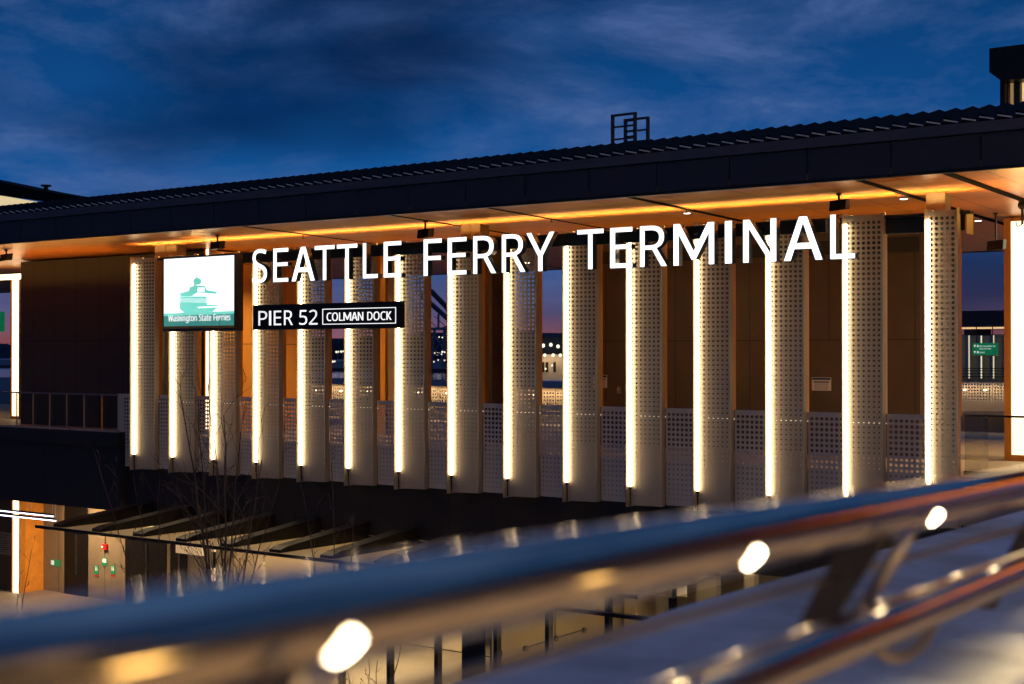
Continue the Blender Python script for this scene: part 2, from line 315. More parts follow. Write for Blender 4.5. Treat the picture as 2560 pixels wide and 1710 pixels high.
GLYPHS = {
 'A': {
  'S': (440, ["197,579 231,581 262,580 290,577 318,572 343,565 367,558 389,549 366,487 346,495 325,502 302,508 278,513 254,516 229,517 207,516 187,513 169,507 155,499 142,489 133,478 126,464 122,450 121,434 122,416 126,400 133,386 143,373 156,362 172,351 193,341 217,330 246,318 278,306 307,293 332,279 353,264 371,247 385,228 395,206 401,181 403,153 400,121 392,92 378,66 359,44 335,26 307,11 274,1 238,-6 198,-8 177,-8 157,-7 137,-5 118,-2 100,1 83,4 68,9 54,14 41,19 41,88 62,80 86,72 113,65 142,59 171,56 201,55 228,56 252,60 273,66 290,74 305,85 316,98 324,113 329,129 330,147 329,164 325,180 318,194 308,207 295,218 277,230 255,241 228,253 196,265 172,274 151,284 131,294 114,305 98,317 85,330 74,344 65,359 57,375 52,393 49,413 48,435 51,464 58,490 71,513 89,533 110,550 136,563 165,573"]),
  'E': (446, ["78,0 78,573 398,573 398,509 150,509 150,330 383,330 383,268 150,268 150,63 398,63 398,0"]),
  'A': (512, ["0,0 212,573 322,573 534,0 440,0 386,150 148,150 94,0","176,228 358,228 267,488"]),
  'T': (446, ["8,509 8,573 437,573 437,509 259,509 259,0 187,0 187,509"]),
  'L': (420, ["78,0 78,573 150,573 150,64 400,64 400,0"]),
  'F': (416, ["78,0 78,573 398,573 398,509 150,509 150,306 383,306 383,243 150,243 150,0"]),
  'R': (499, ["78,0 78,573 236,573 281,571 320,565 353,555 381,540 404,522 422,500 434,474 442,444 444,410 442,381 437,356 427,334 415,315 401,298 385,285 367,274 349,264 330,257 487,0 403,0 264,237 150,237 150,0","232,510 150,510 150,298 236,298 278,301 312,310 338,325 355,347 366,374 370,407 368,430 363,450 355,467 343,480 328,491 310,500 287,505 261,509"]),
  'Y': (454, ["191,219 0,573 79,573 227,291 376,573 454,573 263,222 263,0 191,0"]),
  'M': (800, ["65,0 65,573 172,573 408,190 644,573 750,573 750,0 662,0 662,430 440,70 376,70 153,430 153,0"]),
  'I': (215, ["65,0 65,573 150,573 150,0"]),
  'N': (609, ["65,0 65,573 158,573 462,112 462,573 545,573 545,0 450,0 148,455 148,0"]),
  'P': (485, ["78,0 78,573 229,573 297,568 352,553 393,528 421,495 439,454 444,404 443,381 439,358 433,336 423,316 411,296 395,278 375,262 351,249 324,238 292,230 256,225 216,223 150,223 150,0","223,511 150,511 150,285 208,285 242,286 272,290 298,296 320,306 338,318 352,334 362,352 368,375 370,401 366,435 354,462 334,484 306,499 269,508"]),
  'C': (507, ["281,578 324,581 353,580 381,577 409,572 435,565 460,557 482,547 453,486 435,494 415,501 394,508 372,513 348,516 323,517 294,516 266,510 241,502 217,490 196,474 178,456 162,434 149,410 139,383 131,353 127,321 125,286 128,241 135,200 147,164 164,132 186,105 213,83 244,68 281,58 322,55 347,56 371,58 394,62 416,66 438,72 460,78 460,15 438,8 416,2 393,-2 369,-6 342,-7 312,-8 257,-4 208,8 166,28 130,56 101,90 78,131 62,178 52,230 49,287 51,329 57,369 67,406 81,440 99,471 120,499 145,523 174,543 206,559 242,571"]),
  'O': (626, ["258,577 314,581 369,577 417,565 459,545 495,517 524,483 547,442 564,396 574,344 577,287 576,244 570,204 561,166 547,132 531,101 510,73 486,49 459,29 428,13 393,1 355,-6 314,-8 271,-6 232,1 196,13 165,29 138,49 114,73 94,101 78,132 65,167 56,204 51,245 49,288 52,344 62,396 78,442 100,482 130,517 166,545 208,565","314,518 274,515 238,506 207,490 182,469 161,443 145,411 134,374 127,333 125,287 127,241 134,200 145,163 161,131 182,104 207,83 238,67 273,58 314,55 354,58 390,67 420,83 445,104 465,131 481,163 492,200 499,241 501,287 496,354 481,411 456,457 421,491 373,511"]),
  'D': (585, ["78,0 78,573 254,573 309,569 359,558 404,540 443,516 476,484 502,446 521,401 533,350 536,292 533,231 521,177 501,131 474,91 439,58 399,33 351,15 297,4 237,0","244,511 150,511 150,62 228,62 299,68 357,87 402,119 434,164 454,220 460,289 457,337 449,379 435,415 416,444 391,469 361,487 327,500 287,508"]),
  'K': (496, ["65,0 65,573 150,573 150,300 388,573 490,573 246,296 505,0 398,0 185,246 150,208 150,0"]),
  '5': (459, ["64,302 86,573 373,573 373,508 146,508 132,342 142,344 155,346 169,348 185,350 202,351 221,351 258,349 292,342 322,331 349,316 371,297 389,274 402,247 410,217 413,183 410,145 402,111 387,81 368,54 343,32 314,15 280,2 242,-5 199,-8 170,-7 142,-4 116,0 91,6 70,14 51,23 51,90 71,79 95,70 121,62 148,57 174,53 200,52 227,54 252,58 274,65 293,76 310,89 323,106 333,126 339,149 341,176 337,210 325,239 306,262 279,279 243,289 197,292 182,291 164,290 146,288 128,285 112,283 99,280"]),
  '2': (459, ["197,580 221,581 255,579 285,572 313,562 336,548 356,531 372,510 384,485 391,458 394,428 392,399 386,371 375,344 361,318 344,292 324,267 301,241 275,214 247,185 128,67 128,64 417,64 417,0 38,0 38,59 188,210 216,238 240,264 261,287 280,309 295,331 306,353 315,376 320,399 322,424 318,453 309,477 294,496 273,510 249,518 221,520 194,519 169,514 147,506 126,495 104,482 83,466 45,513 60,526 77,537 94,548 113,557 132,565 153,572 174,577"]),
  'i': (207, ["68,0 68,430 139,430 139,0","104,591 93,590 83,586 75,580 68,572 64,560 63,546 64,532 68,521 75,512 83,506 93,502 104,501 115,502 124,506 133,512 140,521 144,532 145,546 144,560 140,572 133,580 124,586 115,590"]),
  'n': (496, ["275,438 257,437 239,435 222,431 206,425 190,418 175,409 162,398 150,385 140,371 136,371 125,430 68,430 68,0 139,0 139,223 142,269 151,308 166,338 189,361 222,374 265,379 295,376 319,367 338,353 351,333 358,307 361,275 361,0 431,0 431,280 426,330 413,371 391,401 361,421 322,434"]),
  'g': (493, ["221,438 169,431 126,411 91,377 65,332 49,278 44,214 49,149 65,95 91,51 126,18 170,-2 221,-8 250,-6 275,-1 299,8 320,21 338,37 354,57 358,57 357,51 357,43 356,32 356,21 355,11 355,4 355,-13 352,-48 341,-77 324,-101 300,-119 271,-130 237,-134 206,-133 177,-130 149,-125 123,-118 99,-110 78,-100 78,-165 99,-174 122,-180 147,-186 174,-189 202,-192 233,-192 274,-190 310,-183 341,-172 367,-155 388,-135 404,-109 416,-80 423,-46 425,-7 425,430 369,430 359,373 355,373 338,393 319,409 297,422 273,431 248,436","230,379 207,376 187,370 169,359 153,344 140,326 130,303 123,277 119,247 117,213 120,165 130,124 146,92 169,68 197,54 232,50 253,51 271,53 288,58 303,65 315,74 326,85 336,98 343,113 349,131 353,151 355,173 356,197 356,214 355,251 350,282 343,309 332,331 319,348 302,362 281,371 257,377"]),
  'o': (485, ["204,435 244,438 281,435 316,426 347,412 374,392 398,367 417,336 431,301 439,261 442,216 440,181 436,150 428,121 417,95 404,71 388,51 369,33 348,18 324,7 299,-1 271,-6 241,-8 214,-6 188,-1 163,7 140,18 119,33 100,51 84,71 70,95 59,121 51,150 46,181 44,216 47,261 55,301 68,336 87,367 110,392 137,412 169,426","242,379 202,374 171,359 147,335 130,303 120,263 117,216 119,184 123,154 130,128 141,105 155,86 172,71 192,59 216,53 243,51 270,53 294,59 314,71 331,86 345,105 356,128 363,154 367,184 369,216 367,248 363,277 355,303 345,325 331,344 314,359 294,370 270,376"]),
  'u': (496, ["63,148 63,430 135,430 135,153 137,122 145,96 158,76 176,62 200,53 230,51 260,53 285,59 306,69 323,82 336,100 345,121 352,146 356,175 357,206 357,430 427,430 427,0 370,0 359,57 356,57 346,43 334,31 321,20 306,11 290,4 273,-1 256,-5 238,-7 220,-8 187,-6 159,-1 134,8 112,21 95,38 81,59 71,85 65,114"]),
  't': (289, ["75,437 103,528 144,528 144,430 269,430 269,375 144,375 144,127 146,103 153,83 163,69 177,58 193,52 212,50 222,50 233,51 245,53 255,54 264,56 272,59 272,5 263,1 253,-2 240,-4 226,-6 213,-8 200,-8 178,-7 157,-3 138,4 120,13 104,27 91,44 82,66 76,93 74,125 74,375 13,375 13,409"]),
  'y': (409, ["1,430 174,-2 152,-59 145,-73 138,-87 130,-99 121,-110 110,-118 99,-126 86,-131 72,-134 56,-135 47,-135 38,-134 30,-133 22,-132 15,-131 9,-130 9,-186 16,-188 25,-189 34,-190 44,-192 55,-192 67,-192 94,-191 117,-185 138,-176 157,-164 173,-148 188,-130 201,-108 213,-85 224,-59 409,430 333,430 245,186 238,164 231,142 224,121 217,100 212,83 209,68 205,68 203,80 200,92 196,105 193,117 188,130 184,144 179,157 174,171 169,185 76,430"]),
  'W': (746, ["0,573 92,573 200,130 318,573 418,573 540,130 646,573 739,573 590,0 496,0 369,440 246,0 150,0"]),
  'a': (450, ["231,437 204,436 177,432 151,426 126,419 104,410 84,400 106,347 124,355 143,363 163,370 183,376 205,379 227,380 253,378 275,371 293,359 306,342 313,317 316,285 316,259 243,257 179,251 127,238 87,219 59,192 43,159 37,119 39,92 45,68 55,48 68,30 84,16 103,6 124,-2 148,-7 172,-8 195,-7 216,-5 234,-1 250,5 265,13 279,22 292,33 304,46 317,61 320,61 334,0 385,0 385,293 381,338 368,375 347,403 318,422 279,433","252,208 315,210 315,172 311,134 299,103 279,79 253,62 223,52 188,49 167,51 148,56 132,66 120,79 112,97 110,119 113,144 124,165 141,182 167,195 204,203"]),
  'e': (452, ["234,438 198,435 164,426 134,411 108,390 86,364 68,333 55,297 47,257 44,212 47,167 56,126 70,91 90,61 114,36 143,17 176,3 212,-5 251,-8 279,-7 304,-5 327,-1 349,4 370,11 392,20 392,82 370,73 348,66 327,60 305,56 280,53 254,52 215,56 181,69 154,90 134,119 122,157 117,201 411,201 411,244 409,281 402,315 390,346 374,373 354,396 329,414 301,427 269,435","233,380 202,377 175,366 154,348 137,323 125,293 119,257 338,257 336,281 333,302 326,322 318,338 306,353 292,364 276,373 256,378"]),
  'r': (331, ["269,438 249,437 231,433 214,426 198,418 183,407 170,395 158,381 147,367 137,351 134,351 126,430 68,430 68,0 139,0 139,229 140,251 143,270 149,289 156,305 166,321 176,334 189,346 202,355 217,363 232,369 248,373 264,374 271,374 279,373 287,372 296,371 303,370 310,368 319,433 312,435 304,436 295,437 286,437 277,438"]),
  'x': (424, ["170,220 22,430 102,430 213,268 322,430 402,430 253,220 410,0 330,0 213,172 94,0 14,0"]),
  's': (384, ["157,435 202,438 228,437 252,434 275,430 298,424 319,417 339,409 315,353 297,360 278,366 258,372 238,377 218,379 197,380 171,379 149,374 131,366 118,356 111,343 108,328 109,317 113,307 119,298 127,290 139,282 154,274 172,266 193,256 219,246 245,236 268,226 289,215 306,203 321,191 333,176 341,159 346,140 348,119 346,92 339,69 327,49 311,32 292,18 268,6 241,-2 210,-6 176,-8 148,-7 122,-5 99,-1 78,5 59,11 42,19 42,83 60,75 81,67 104,60 128,54 153,50 178,49 211,51 236,57 256,66 269,79 277,94 280,112 279,123 276,132 271,141 264,150 253,158 239,167 222,176 200,185 174,196 148,206 124,217 103,228 84,239 69,252 57,266 48,283 43,302 41,324 46,358 61,386 85,408 118,425"]),
  'p': (493, ["273,438 251,437 231,434 213,429 197,422 182,414 170,405 158,394 148,383 139,371 136,371 126,430 68,430 68,-192 139,-192 139,-16 139,-5 138,7 137,20 136,33 135,45 134,55 139,55 148,44 158,33 170,24 182,15 197,7 213,1 231,-4 251,-7 272,-8 306,-5 337,3 365,17 390,37 410,62 427,93 439,129 447,170 449,216 444,284 428,339 401,383 365,413 322,432","260,379 296,374 325,359 348,334 363,302 373,262 376,217 375,186 371,157 364,131 354,108 341,88 326,72 308,60 286,53 261,51 233,53 208,59 188,70 172,85 159,103 150,126 144,152 140,182 139,216 139,229 141,261 145,289 152,313 161,333 174,349 190,362 210,371 233,377"]),
  'l': (207, ["68,0 68,609 139,609 139,0"]),
  'b': (493, ["68,0 68,609 139,609 139,461 139,443 138,426 138,410 137,396 136,383 135,373 139,373 153,390 169,405 189,419 213,429 240,435 272,437 322,431 365,412 401,381 428,338 444,283 449,215 447,168 439,127 427,91 410,61 390,36 365,17 337,3 306,-5 272,-8 240,-6 213,0 189,10 169,24 153,38 139,55 133,55 119,0","260,379 296,374 325,360 348,338 363,306 373,265 376,216 373,166 363,126 348,93 325,69 297,55 261,51 219,55 187,69 165,93 150,125 142,165 139,214 139,217 140,252 144,282 150,308 159,330 172,348 188,361 207,371 231,377"]),
  'k': (428, ["68,0 68,609 138,609 138,291 138,282 137,270 137,257 136,244 135,232 135,221 138,221 142,226 146,232 152,240 159,248 165,256 172,264 178,272 184,279 189,285 326,430 409,430 235,246 421,0 336,0 187,200 138,158 138,0"]),
   'h': (410, ["45,-8 45,517 122,517 122,279 90,279 109,323 126,349 147,369 172,382 198,390 227,392 253,391 277,385 299,376 318,362 335,345 348,324 358,300 363,272 365,241 365,-8 288,-8 288,235 286,261 279,282 267,299 252,311 233,319 210,321 194,320 179,316 165,310 152,302 142,292 133,279 127,264 123,246 122,226 122,-8"]),
 },
}
# ------------------------------------------------------------------ lettering
def contours(ch, font='A'):
    adv, ls = GLYPHS[font][ch]
    return adv, [[tuple(map(float, p.split(','))) for p in l.split()] for l in ls]
def fill_mesh(name, loops, depth, mats):
    """2-D loops (with holes) -> solid; local x right, y up, front at z=0, back at z=-depth"""
    c = bpy.data.curves.new(name, 'CURVE'); c.dimensions = '2D'; c.fill_mode = 'BOTH'; c.extrude = depth / 2
    for l in loops:
        sp = c.splines.new('POLY'); sp.points.add(len(l) - 1)
        for p, q in zip(sp.points, l): p.co = (q[0], q[1], 0, 1)
        sp.use_cyclic_u = True
    o = bpy.data.objects.new(name, c); C.objects.link(o); bpy.context.view_layer.update()
    me = bpy.data.meshes.new_from_object(o.evaluated_get(bpy.context.evaluated_depsgraph_get()))
    bpy.data.objects.remove(o); bpy.data.curves.remove(c)
    for v in me.vertices: v.co.z -= depth / 2
    me.materials.clear()
    for m in mats: me.materials.append(m)
    for p in me.polygons: p.material_index = 0 if (p.normal.z > .5 and abs(p.center.z) < 1e-4) or len(mats) == 1 else 1
    return me
def stand(o, x, y, z, parent):
    """stand flat lettering upright facing the street (-Y)"""
    org = rootof(parent).location
    o.parent = parent; o.location = Vector((x, y, z)) - org; o.rotation_euler = (math.pi / 2, 0, 0)
def letter(name, ch, x0, x1, z0, z1, y, depth, mats, parent, font='A'):
    adv, ls = contours(ch, font)
    xs = [p[0] for l in ls for p in l]; ys = [p[1] for l in ls for p in l]; a, b, c, d = min(xs), max(xs), min(ys), max(ys)
    if ch in 'SCOG': z0 -= .012 * (z1 - z0); z1 += .012 * (z1 - z0)
    ls = [[((p[0] - a) / (b - a) * (x1 - x0), (p[1] - c) / (d - c) * (z1 - z0)) for p in l] for l in ls]
    me = fill_mesh(name, ls, depth, mats); o = bpy.data.objects.new(name, me); C.objects.link(o); stand(o, x0, y, z0, parent); return o
def string_loops(s, cap, font='A', sx=1.0, track=0):
    k = cap / 573; x = 0; out = []
    for ch in s:
        if ch == ' ': x += 230 + track; continue
        adv, ls = contours(ch, font); out += [[((p[0] + x) * k * sx, p[1] * k) for p in l] for l in ls]; x += adv + track
    return out, x * k * sx
def words(name, s, x, y, z, cap, m, parent, font='A', width=None, sx=1.0, track=0, depth=.004):
    ls, wd = string_loops(s, cap, font, sx, track)
    if width: ls = [[(p[0] * width / wd, p[1]) for p in l] for l in ls]
    me = fill_mesh(name, ls, depth, [m]); o = bpy.data.objects.new(name, me); C.objects.link(o); stand(o, x, y, z, parent); return o
# ------------------------------------------------------------------ the setting
D = 24.66
ZG = -8.0; ZD = -2.15
build('ground', B(-420, 260, -40, 337, ZG - .5, ZG), M['asphalt'], kind='structure')
build('water', B(-3000, 3000, 337.1, 3600, -15, -14), mat('harbour_water', (.02, .03, .05), .12, 0, .2, .2, bump=.5), kind='structure')
build('port_land', B(-2600, 900, 805, 1500, -14.5, -11.5), M['asphalt'], kind='structure')
mb = MB(); prof = []
xx = -6000
rnd = random.Random(3)
while xx < 1500:
    h = 14 + 34 * (.5 + .5 * math.sin(xx / 520.0)) * (.6 + .4 * math.sin(xx / 170.0 + 1)) + rnd.uniform(-4, 4); prof.append((xx, h)); xx += 9
for (xa, ha), (xb, hb) in zip(prof, prof[1:]):
    mb.face([(xa, 2500, -15), (xb, 2500, -15), (xb, 2540, hb), (xa, 2540, ha)]); mb.face([(xa, 2540, ha), (xb, 2540, hb), (xb, 3400, hb + 4), (xa, 3400, ha + 4)])
build('hills', mb, M['hill'], kind='structure')
# ------------------------------------------------------------------ terminal building
T = thing('terminal_building', ((X(1280, D)), D + 3, ZG), 'long dark ferry terminal hall with lit soffit under a flat roof', 'building')
XL, XR = -70.0, 62.0
YF = 22.8; YB = 36.0
def zs(y): return 3.57 - .0290 * y
# soffit as one thin sheet, sloping back
mb = MB(); mb.prism([(XL, YF + .02, zs(YF)), (XR, YF + .02, zs(YF)), (XR, YB, zs(YB)), (XL, YB, zs(YB))], (0, 0, .12)); build('soffit', mb, M['soffit'], T)
# front fascia: panels with real joints
p0 = X(1642, YF); sp = 1.483 * 1.0
fa = MB(); n0 = int((XL - p0) / sp); n1 = int((XR - p0) / sp) + 1
for k in range(n0, n1): fa.box(p0 + k * sp + .012, p0 + (k + 1) * sp - .012, YF, YF + .05, 2.93, 3.44)
fa.box(XL, XR, YF + .052, YF + .3, 2.90, 3.46)
build('fascia', fa, M['fascia'], T)
build('fascia_lip', B(XL, XR, YF - .02, YF + .049, 2.868, 2.925), M['black'], T)
build('flashing', B(XL, XR, YF - .03, YF + .25, 3.465, 3.64), M['fascia2'], T)
# saw-tooth metal roof edge
mb = MB(); pit = .285; x = XL; i = 0
ya, za, yb, zb = YF + .02, 3.655, YF + 1.35, 4.0
while x < XR:
    h = .13
    # each board: high on its left edge, falling to the right under the next
    a0 = (x, ya, za + h); a1 = (x + pit * .98, ya, za); b0 = (x, yb, zb + h); b1 = (x + pit * .98, yb, zb)
    mb.face([a0, a1, b1, b0]); mb.face([(x, ya, za - .02), a1, a0]); mb.face([(x, ya, za - .02), a0, b0, (x, yb, zb - .02)])
    mb.face([(a0[0], ya - .03, za + h - .012), (a1[0], ya - .03, za - .012), a1, a0])
    x += pit
build('roof_edge', mb, M['roof'], T)
build('roof', B(XL, XR, YF + 1.3, YB + .4, 3.2, 3.97), M['roof'], T)
mb = MB(); x = XL
while x < XR: mb.prism([(x + .015, YF - .035, 3.725), (x + pit * .85, YF - .035, 3.672), (x + pit * .85, YF - .035, 3.652), (x + .015, YF - .035, 3.705)], (0, .02, 0)); x += pit
build('drip_trim', mb, mat('lit_metal_edge', (.75, .72, .68), .4, .2), T)  # strips coloured pale for the light the metal edges catch
build('rear_fascia', B(XL, XR, YB, YB + .35, zs(YB) - .01, 3.2), M['fascia'], T)
# heavy slots across the soffit
for pxs, wd in ((588, .05), (956, .07), (1200, .05), (1553, .12), (2124, .13), (2344, .16)):
    xa = X(pxs, YF); y0, y1 = YF + .1, YB - .1
    mb = MB(); mb.prism([(xa, y0, zs(y0) - .006), (xa + wd, y0, zs(y0) - .006), (xa + wd, y1, zs(y1) - .006), (xa, y1, zs(y1) - .006)], (0, 0, -.012)); build('soffit_slot', mb, M['slot'], T)
# floor slab, upper band, deck
build('floor_slab', B(XL, XR, D + .42, YB + .2, -3.0, ZD), M['deck'], T)
build('slab_edge', B(XL, X(294, D) - .02, D + .02, D + .418, -2.5, ZD + .04), M['charcoal'], T)
build('lower_band', B(XL, XR, D + .30, D + .60, -4.2, -3.002), M['bandj'], T)
build('band_return', B(XL, X(294, D) - .02, D + .12, D + .298, -4.2, -2.502), M['bandj'], T)
build('under_ceiling', B(XL, XR, D + .602, YB, -4.2, -4.08), mat('dark_entry_ceiling', (.05, .04, .03), .6), T)
# terrace walls (blocks under the roof)
wa0, wa1 = X(52, 26.5), -29.92
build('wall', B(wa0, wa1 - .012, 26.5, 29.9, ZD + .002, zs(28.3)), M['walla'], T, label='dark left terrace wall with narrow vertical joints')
build('end_wall', B(wa1 - .01, wa1 + .03, 26.46, 29.92, ZD + .002, zs(28.3) - .01), M['orangej'], T, label='orange glowing end wall seen between columns')
build('wall', B(X(1440, 28.5), X(2300, 28.5), 28.5, 30.6, ZD + .002, zs(30)), M['wallj'], T, label='brown wall behind the right columns with panel joints')
build('wall', B(X(1203, 27.4), X(1230, 27.4), 27.4, 28.0, ZD + .002, zs(28)), M['brown'], T, label='slim brown wall pier')
build('lintel', B(X(1440, 28.5), X(2300, 28.5), 28.44, 28.497, 2.05, 2.35), M['black'], T)
build('wall_pier', B(X(940, 29), X(963, 29), 29.0, 29.3, ZD + .002, zs(29)), M['orange'], T)
build('wall_pier', B(X(966, 29), X(984, 29), 29.05, 29.4, ZD + .002, zs(29)), M['steel'], T)
# steel posts carrying the roof behind the columns
for pa, pb, c in ((387, 440, 'channel'), (1152, 1200, 'channel'), (2316, 2363, 'steel')):
    xa, xb = X(pa, 25.25), X(pb, 25.25)
    mb = MB(); mb.box(xa, xb, 25.25, 25.29, ZD, zs(25.3)).box(xa + .02, xb - .02, 25.29, 25.6, ZD, zs(25.5)).box((xa + xb) / 2 - .02, (xa + xb) / 2 + .01, 25.235, 25.25, ZD, zs(25.3))
    build('post', mb, M[c], T)
# door and notices in the right wall
yw = 28.497
dx0, dx1 = X(1992, yw), X(2106, yw)
dr = build('door', B(dx0, dx1, yw - .03, yw, ZD + .01, .26), M['brown'], T)
hd = MB(); hx = dx0 + .08; hz = Z(2012, 1010, yw); hd.box(hx - .03, hx + .03, yw - .045, yw - .031, hz - .06, hz + .06).tube([(hx, yw - .07, hz), (hx + .13, yw - .07, hz - .01)], .012).tube([(hx, yw - .04, hz), (hx, yw - .075, hz)], .012)
build('handle', hd, M['stain_post'], dr, smooth=True)
def notice(pxa, pxb, pya, pyb, y, label):
    x0, x1 = X(pxa, y), X(pxb, y); z0, z1 = Z(pxa, pyb, y), Z(pxa, pya, y)
    t = thing('notice_sign', ((x0 + x1) / 2, y, z0), label, 'notice', 'notices on the brown wall')
    build('board', B(x0, x1, y - .012, y, z0, z1), M['white'], t)
    h = z1 - z0; build('header', B(x0 + .01, x1 - .01, y - .016, y - .013, z1 - .2 * h, z1 - .03 * h), M['navy'], t)
    q = MB(); rn = random.Random(int(pxa))
    for k in range(8):
        zc_ = z1 - h * (.30 + .085 * k); bw = (x1 - x0) * (.82 if k < 2 else rn.uniform(.6, .9)); th = h * (.028 if k < 2 else .012); xm = (x0 + x1) / 2
        q.box(xm - bw / 2, xm + bw / 2, y - .0155, y - .0125, zc_ - th, zc_ + th)
    build('print', q, M['ink'], t)
notice(2030, 2078, 943, 976, yw - .034, 'pale notice with navy header on the brown door behind the right columns')
notice(1484, 1518, 937, 969, yw - .002, 'pale notice on the brown wall half hidden by a lit column')
# ------------------------------------------------------------------ perforated columns
def ring_cell(mb, cx, cy, p, r, seg=8):
    pass
def perf_sheet(fn, wd, ht, nx, pitch, rfun, mz=.06, mx=None, extra_left=0.0):
    """sheet with real round holes. fn(u, v) -> 3-D"""
    mb = MB(); ny = int((ht - 2 * mz) / pitch); gx = nx * pitch; x0 = (wd - gx) / 2 + extra_left; y0 = (ht - ny * pitch) / 2
    q = lambda pts: mb.face([fn(*p) for p in pts])
    for x in range(nx):
        for y in range(ny):
            cx = x0 + (x + .5) * pitch; cy = y0 + (y + .5) * pitch; r = rfun((cy) / ht); h = pitch / 2
            sq = [(cx + h, cy), (cx + h, cy + h), (cx, cy + h), (cx - h, cy + h), (cx - h, cy), (cx - h, cy - h), (cx, cy - h), (cx + h, cy - h)]
            ci = [(cx + r * math.cos(k * math.pi / 4), cy + r * math.sin(k * math.pi / 4)) for k in range(8)]
            for k in range(8): k2 = (k + 1) % 8; q([sq[k], sq[k2], ci[k2], ci[k]])
    x1 = x0 + gx; y1 = y0 + ny * pitch
    q([(0, 0), (wd, 0), (wd, y0), (0, y0)]); q([(0, y1), (wd, y1), (wd, ht), (0, ht)])
    q([(0, y0), (x0, y0), (x0, y1), (0, y1)]); q([(x1, y0), (wd, y0), (wd, y1), (x1, y1)])
    return mb
ZT, ZB = 2.47, -3.03
def column(wd, nx, label):
    t = thing('perforated_column', (0, 0, 0), label, 'lit column', 'lit perforated columns along the terrace front')
    ca, sa = math.cos(R(11)), math.sin(R(11)); H = ZT - ZB
    fn = lambda u, v: (u * ca, u * sa, ZB + v)
    build('perforated_panel', perf_sheet(fn, wd, H, nx, .0917, lambda q: .009 + .022 * min(1, max(0, q) * 1.12) ** .9), M['panel'], t)
    # left blade standing out towards the street
    build('side_blade', B(-.012, -.002, -.15, .30, ZB - .02, ZT + .03), M['panel'], t)
    ex, ey = wd * ca, wd * sa
    build('side_return', B(ex + .001, ex + .02, ey - .006, ey + .14, ZB, ZT + .04), M['panel'], t)
    build('panel_seam', B(.05, ex - .01, -.0, .001, -.602, -.598), M['channel'], t) if False else None
    build('glow_tinted_return', B(ex - .03, ex + .0, ey + .145, ey + .26, -1.1, ZT - .01), M['copper'], t)  # copper colour stands in for orange lamplight on the inner return
    s = build('light_strip', B(.0, .046, -.060, -.018, ZB + .38, ZT - .16), M['led'], t)
    build('cable', MB().tube([(.02, -.03, ZB + .385), (.02, -.028, ZB + .2), (.018, -.02, ZB + .0)], .012, 6).box(.0, .045, -.06, -.01, ZB + .33, ZB + .378), M['black'], s)
    return t
X0 = X(337, D); SPC = (X(2320, D) - X0) / 14
words_n = ['leftmost lit column beside the dark wall', 'lit column behind the left half of the ferry logo sign', 'lit column behind the right half of the ferry logo sign',
 'lit column behind the first letter of the long sign', 'lit column behind the first A of SEATTLE', 'lit column rising behind the double T of SEATTLE',
 'lit column at the end of the pier number sign', 'lit column right of the raised crane booms, behind FERRY', 'lit column behind the Y of FERRY',
 'lit column left of the word TERMINAL with notice beside', 'lit column behind the E and R of TERMINAL', 'lit column behind the M of TERMINAL',
 'lit column behind the N of TERMINAL', 'lit column behind the last letter L of TERMINAL', 'narrow rightmost lit column below the tan roof post']
c0 = column(.64, 7, words_n[0])
for n in range(14):
    c = c0 if n == 0 else copy_tree(c0)
    c.location = (X0 + n * SPC, D, 0); c['label'] = words_n[n]
c = column(.48, 5, words_n[14]); c.location = (X0 + 14 * SPC, D, 0)
# parapet between the columns
P = thing('perforated_parapet', (X0 + 7 * SPC, D + .27, ZB), 'low perforated metal parapet running between the lit columns', 'parapet')
yp = D + .272
for n in range(-1, 14):
    xa = X0 + n * SPC + .66 if n >= 0 else X(294, yp); xb = X0 + (n + 1) * SPC - .03
    wdp = xb - xa; nx = 8 if n >= 0 else 5; pt = .098
    fn = lambda u, v, xa=xa: (xa + u, yp, ZB + .02 + v)
    build('parapet_panel', perf_sheet(fn, wdp, 1.92, nx, pt, lambda q: .015 + .021 * min(1, q * 1.15)), M['panel2'], P)
hr = MB().box(X0 + .3, X0 + 14 * SPC - .1, D + .50, D + .55, ZD + .86, ZD + .90); h_ = build('handrail', hr, M['stain_post'], P)
build('rail_light', B(X0 + .3, X0 + 14 * SPC - .1, D + .485, D + .499, ZD + .865, ZD + .88), M['inner'], h_)
# ------------------------------------------------------------------ big illuminated sign
G = thing('terminal_name_sign', (X(1280, 24.3), 24.3, 1.66), 'white glowing channel letters reading SEATTLE FERRY TERMINAL on dark beam', 'sign')
build('beam', B(X(592, 24.4), X(2064, 24.4), 24.40, 24.50, 2.17, 2.42), M['beam'], G)
side = mat('blue_black_letter_side', (.02, .035, .06), .4, .1)
pxs = [('S', 630.5, 667), ('E', 683, 720.5), ('A', 729, 786.5), ('T', 786.5, 836), ('T', 842, 893), ('L', 907, 944), ('E', 959, 1003), ('F', 1059, 1104), ('E', 1119, 1166), ('R', 1183, 1240), ('R', 1254.5, 1313.5), ('Y', 1316, 1386),
 ('T', 1443, 1509), ('E', 1525.5, 1581), ('R', 1600, 1667.5), ('M', 1684, 1785.5), ('I', 1812.5, 1830), ('N', 1858, 1941), ('A', 1960, 2056.5), ('L', 2076, 2138)]
for ch, a, b in pxs:
    letter('sign_letter', ch, X(a, 24.1), X(b, 24.1), 1.66, 2.448, 24.1, .15, [M['letter'], side], G)
for ch, a, b in pxs:
    br = MB()
    xm = (X(a, 24.25) + X(b, 24.25)) / 2
    if ch in 'TIYMNA': br.box(xm - .02, xm + .02, 24.255, 24.398, 2.25, 2.30)
    else: xm = X(a, 24.25) + .05; br.box(xm - .02, xm + .02, 24.255, 24.398, 2.25, 2.30)
    build('mounting_bracket', br, M['beam'], G)
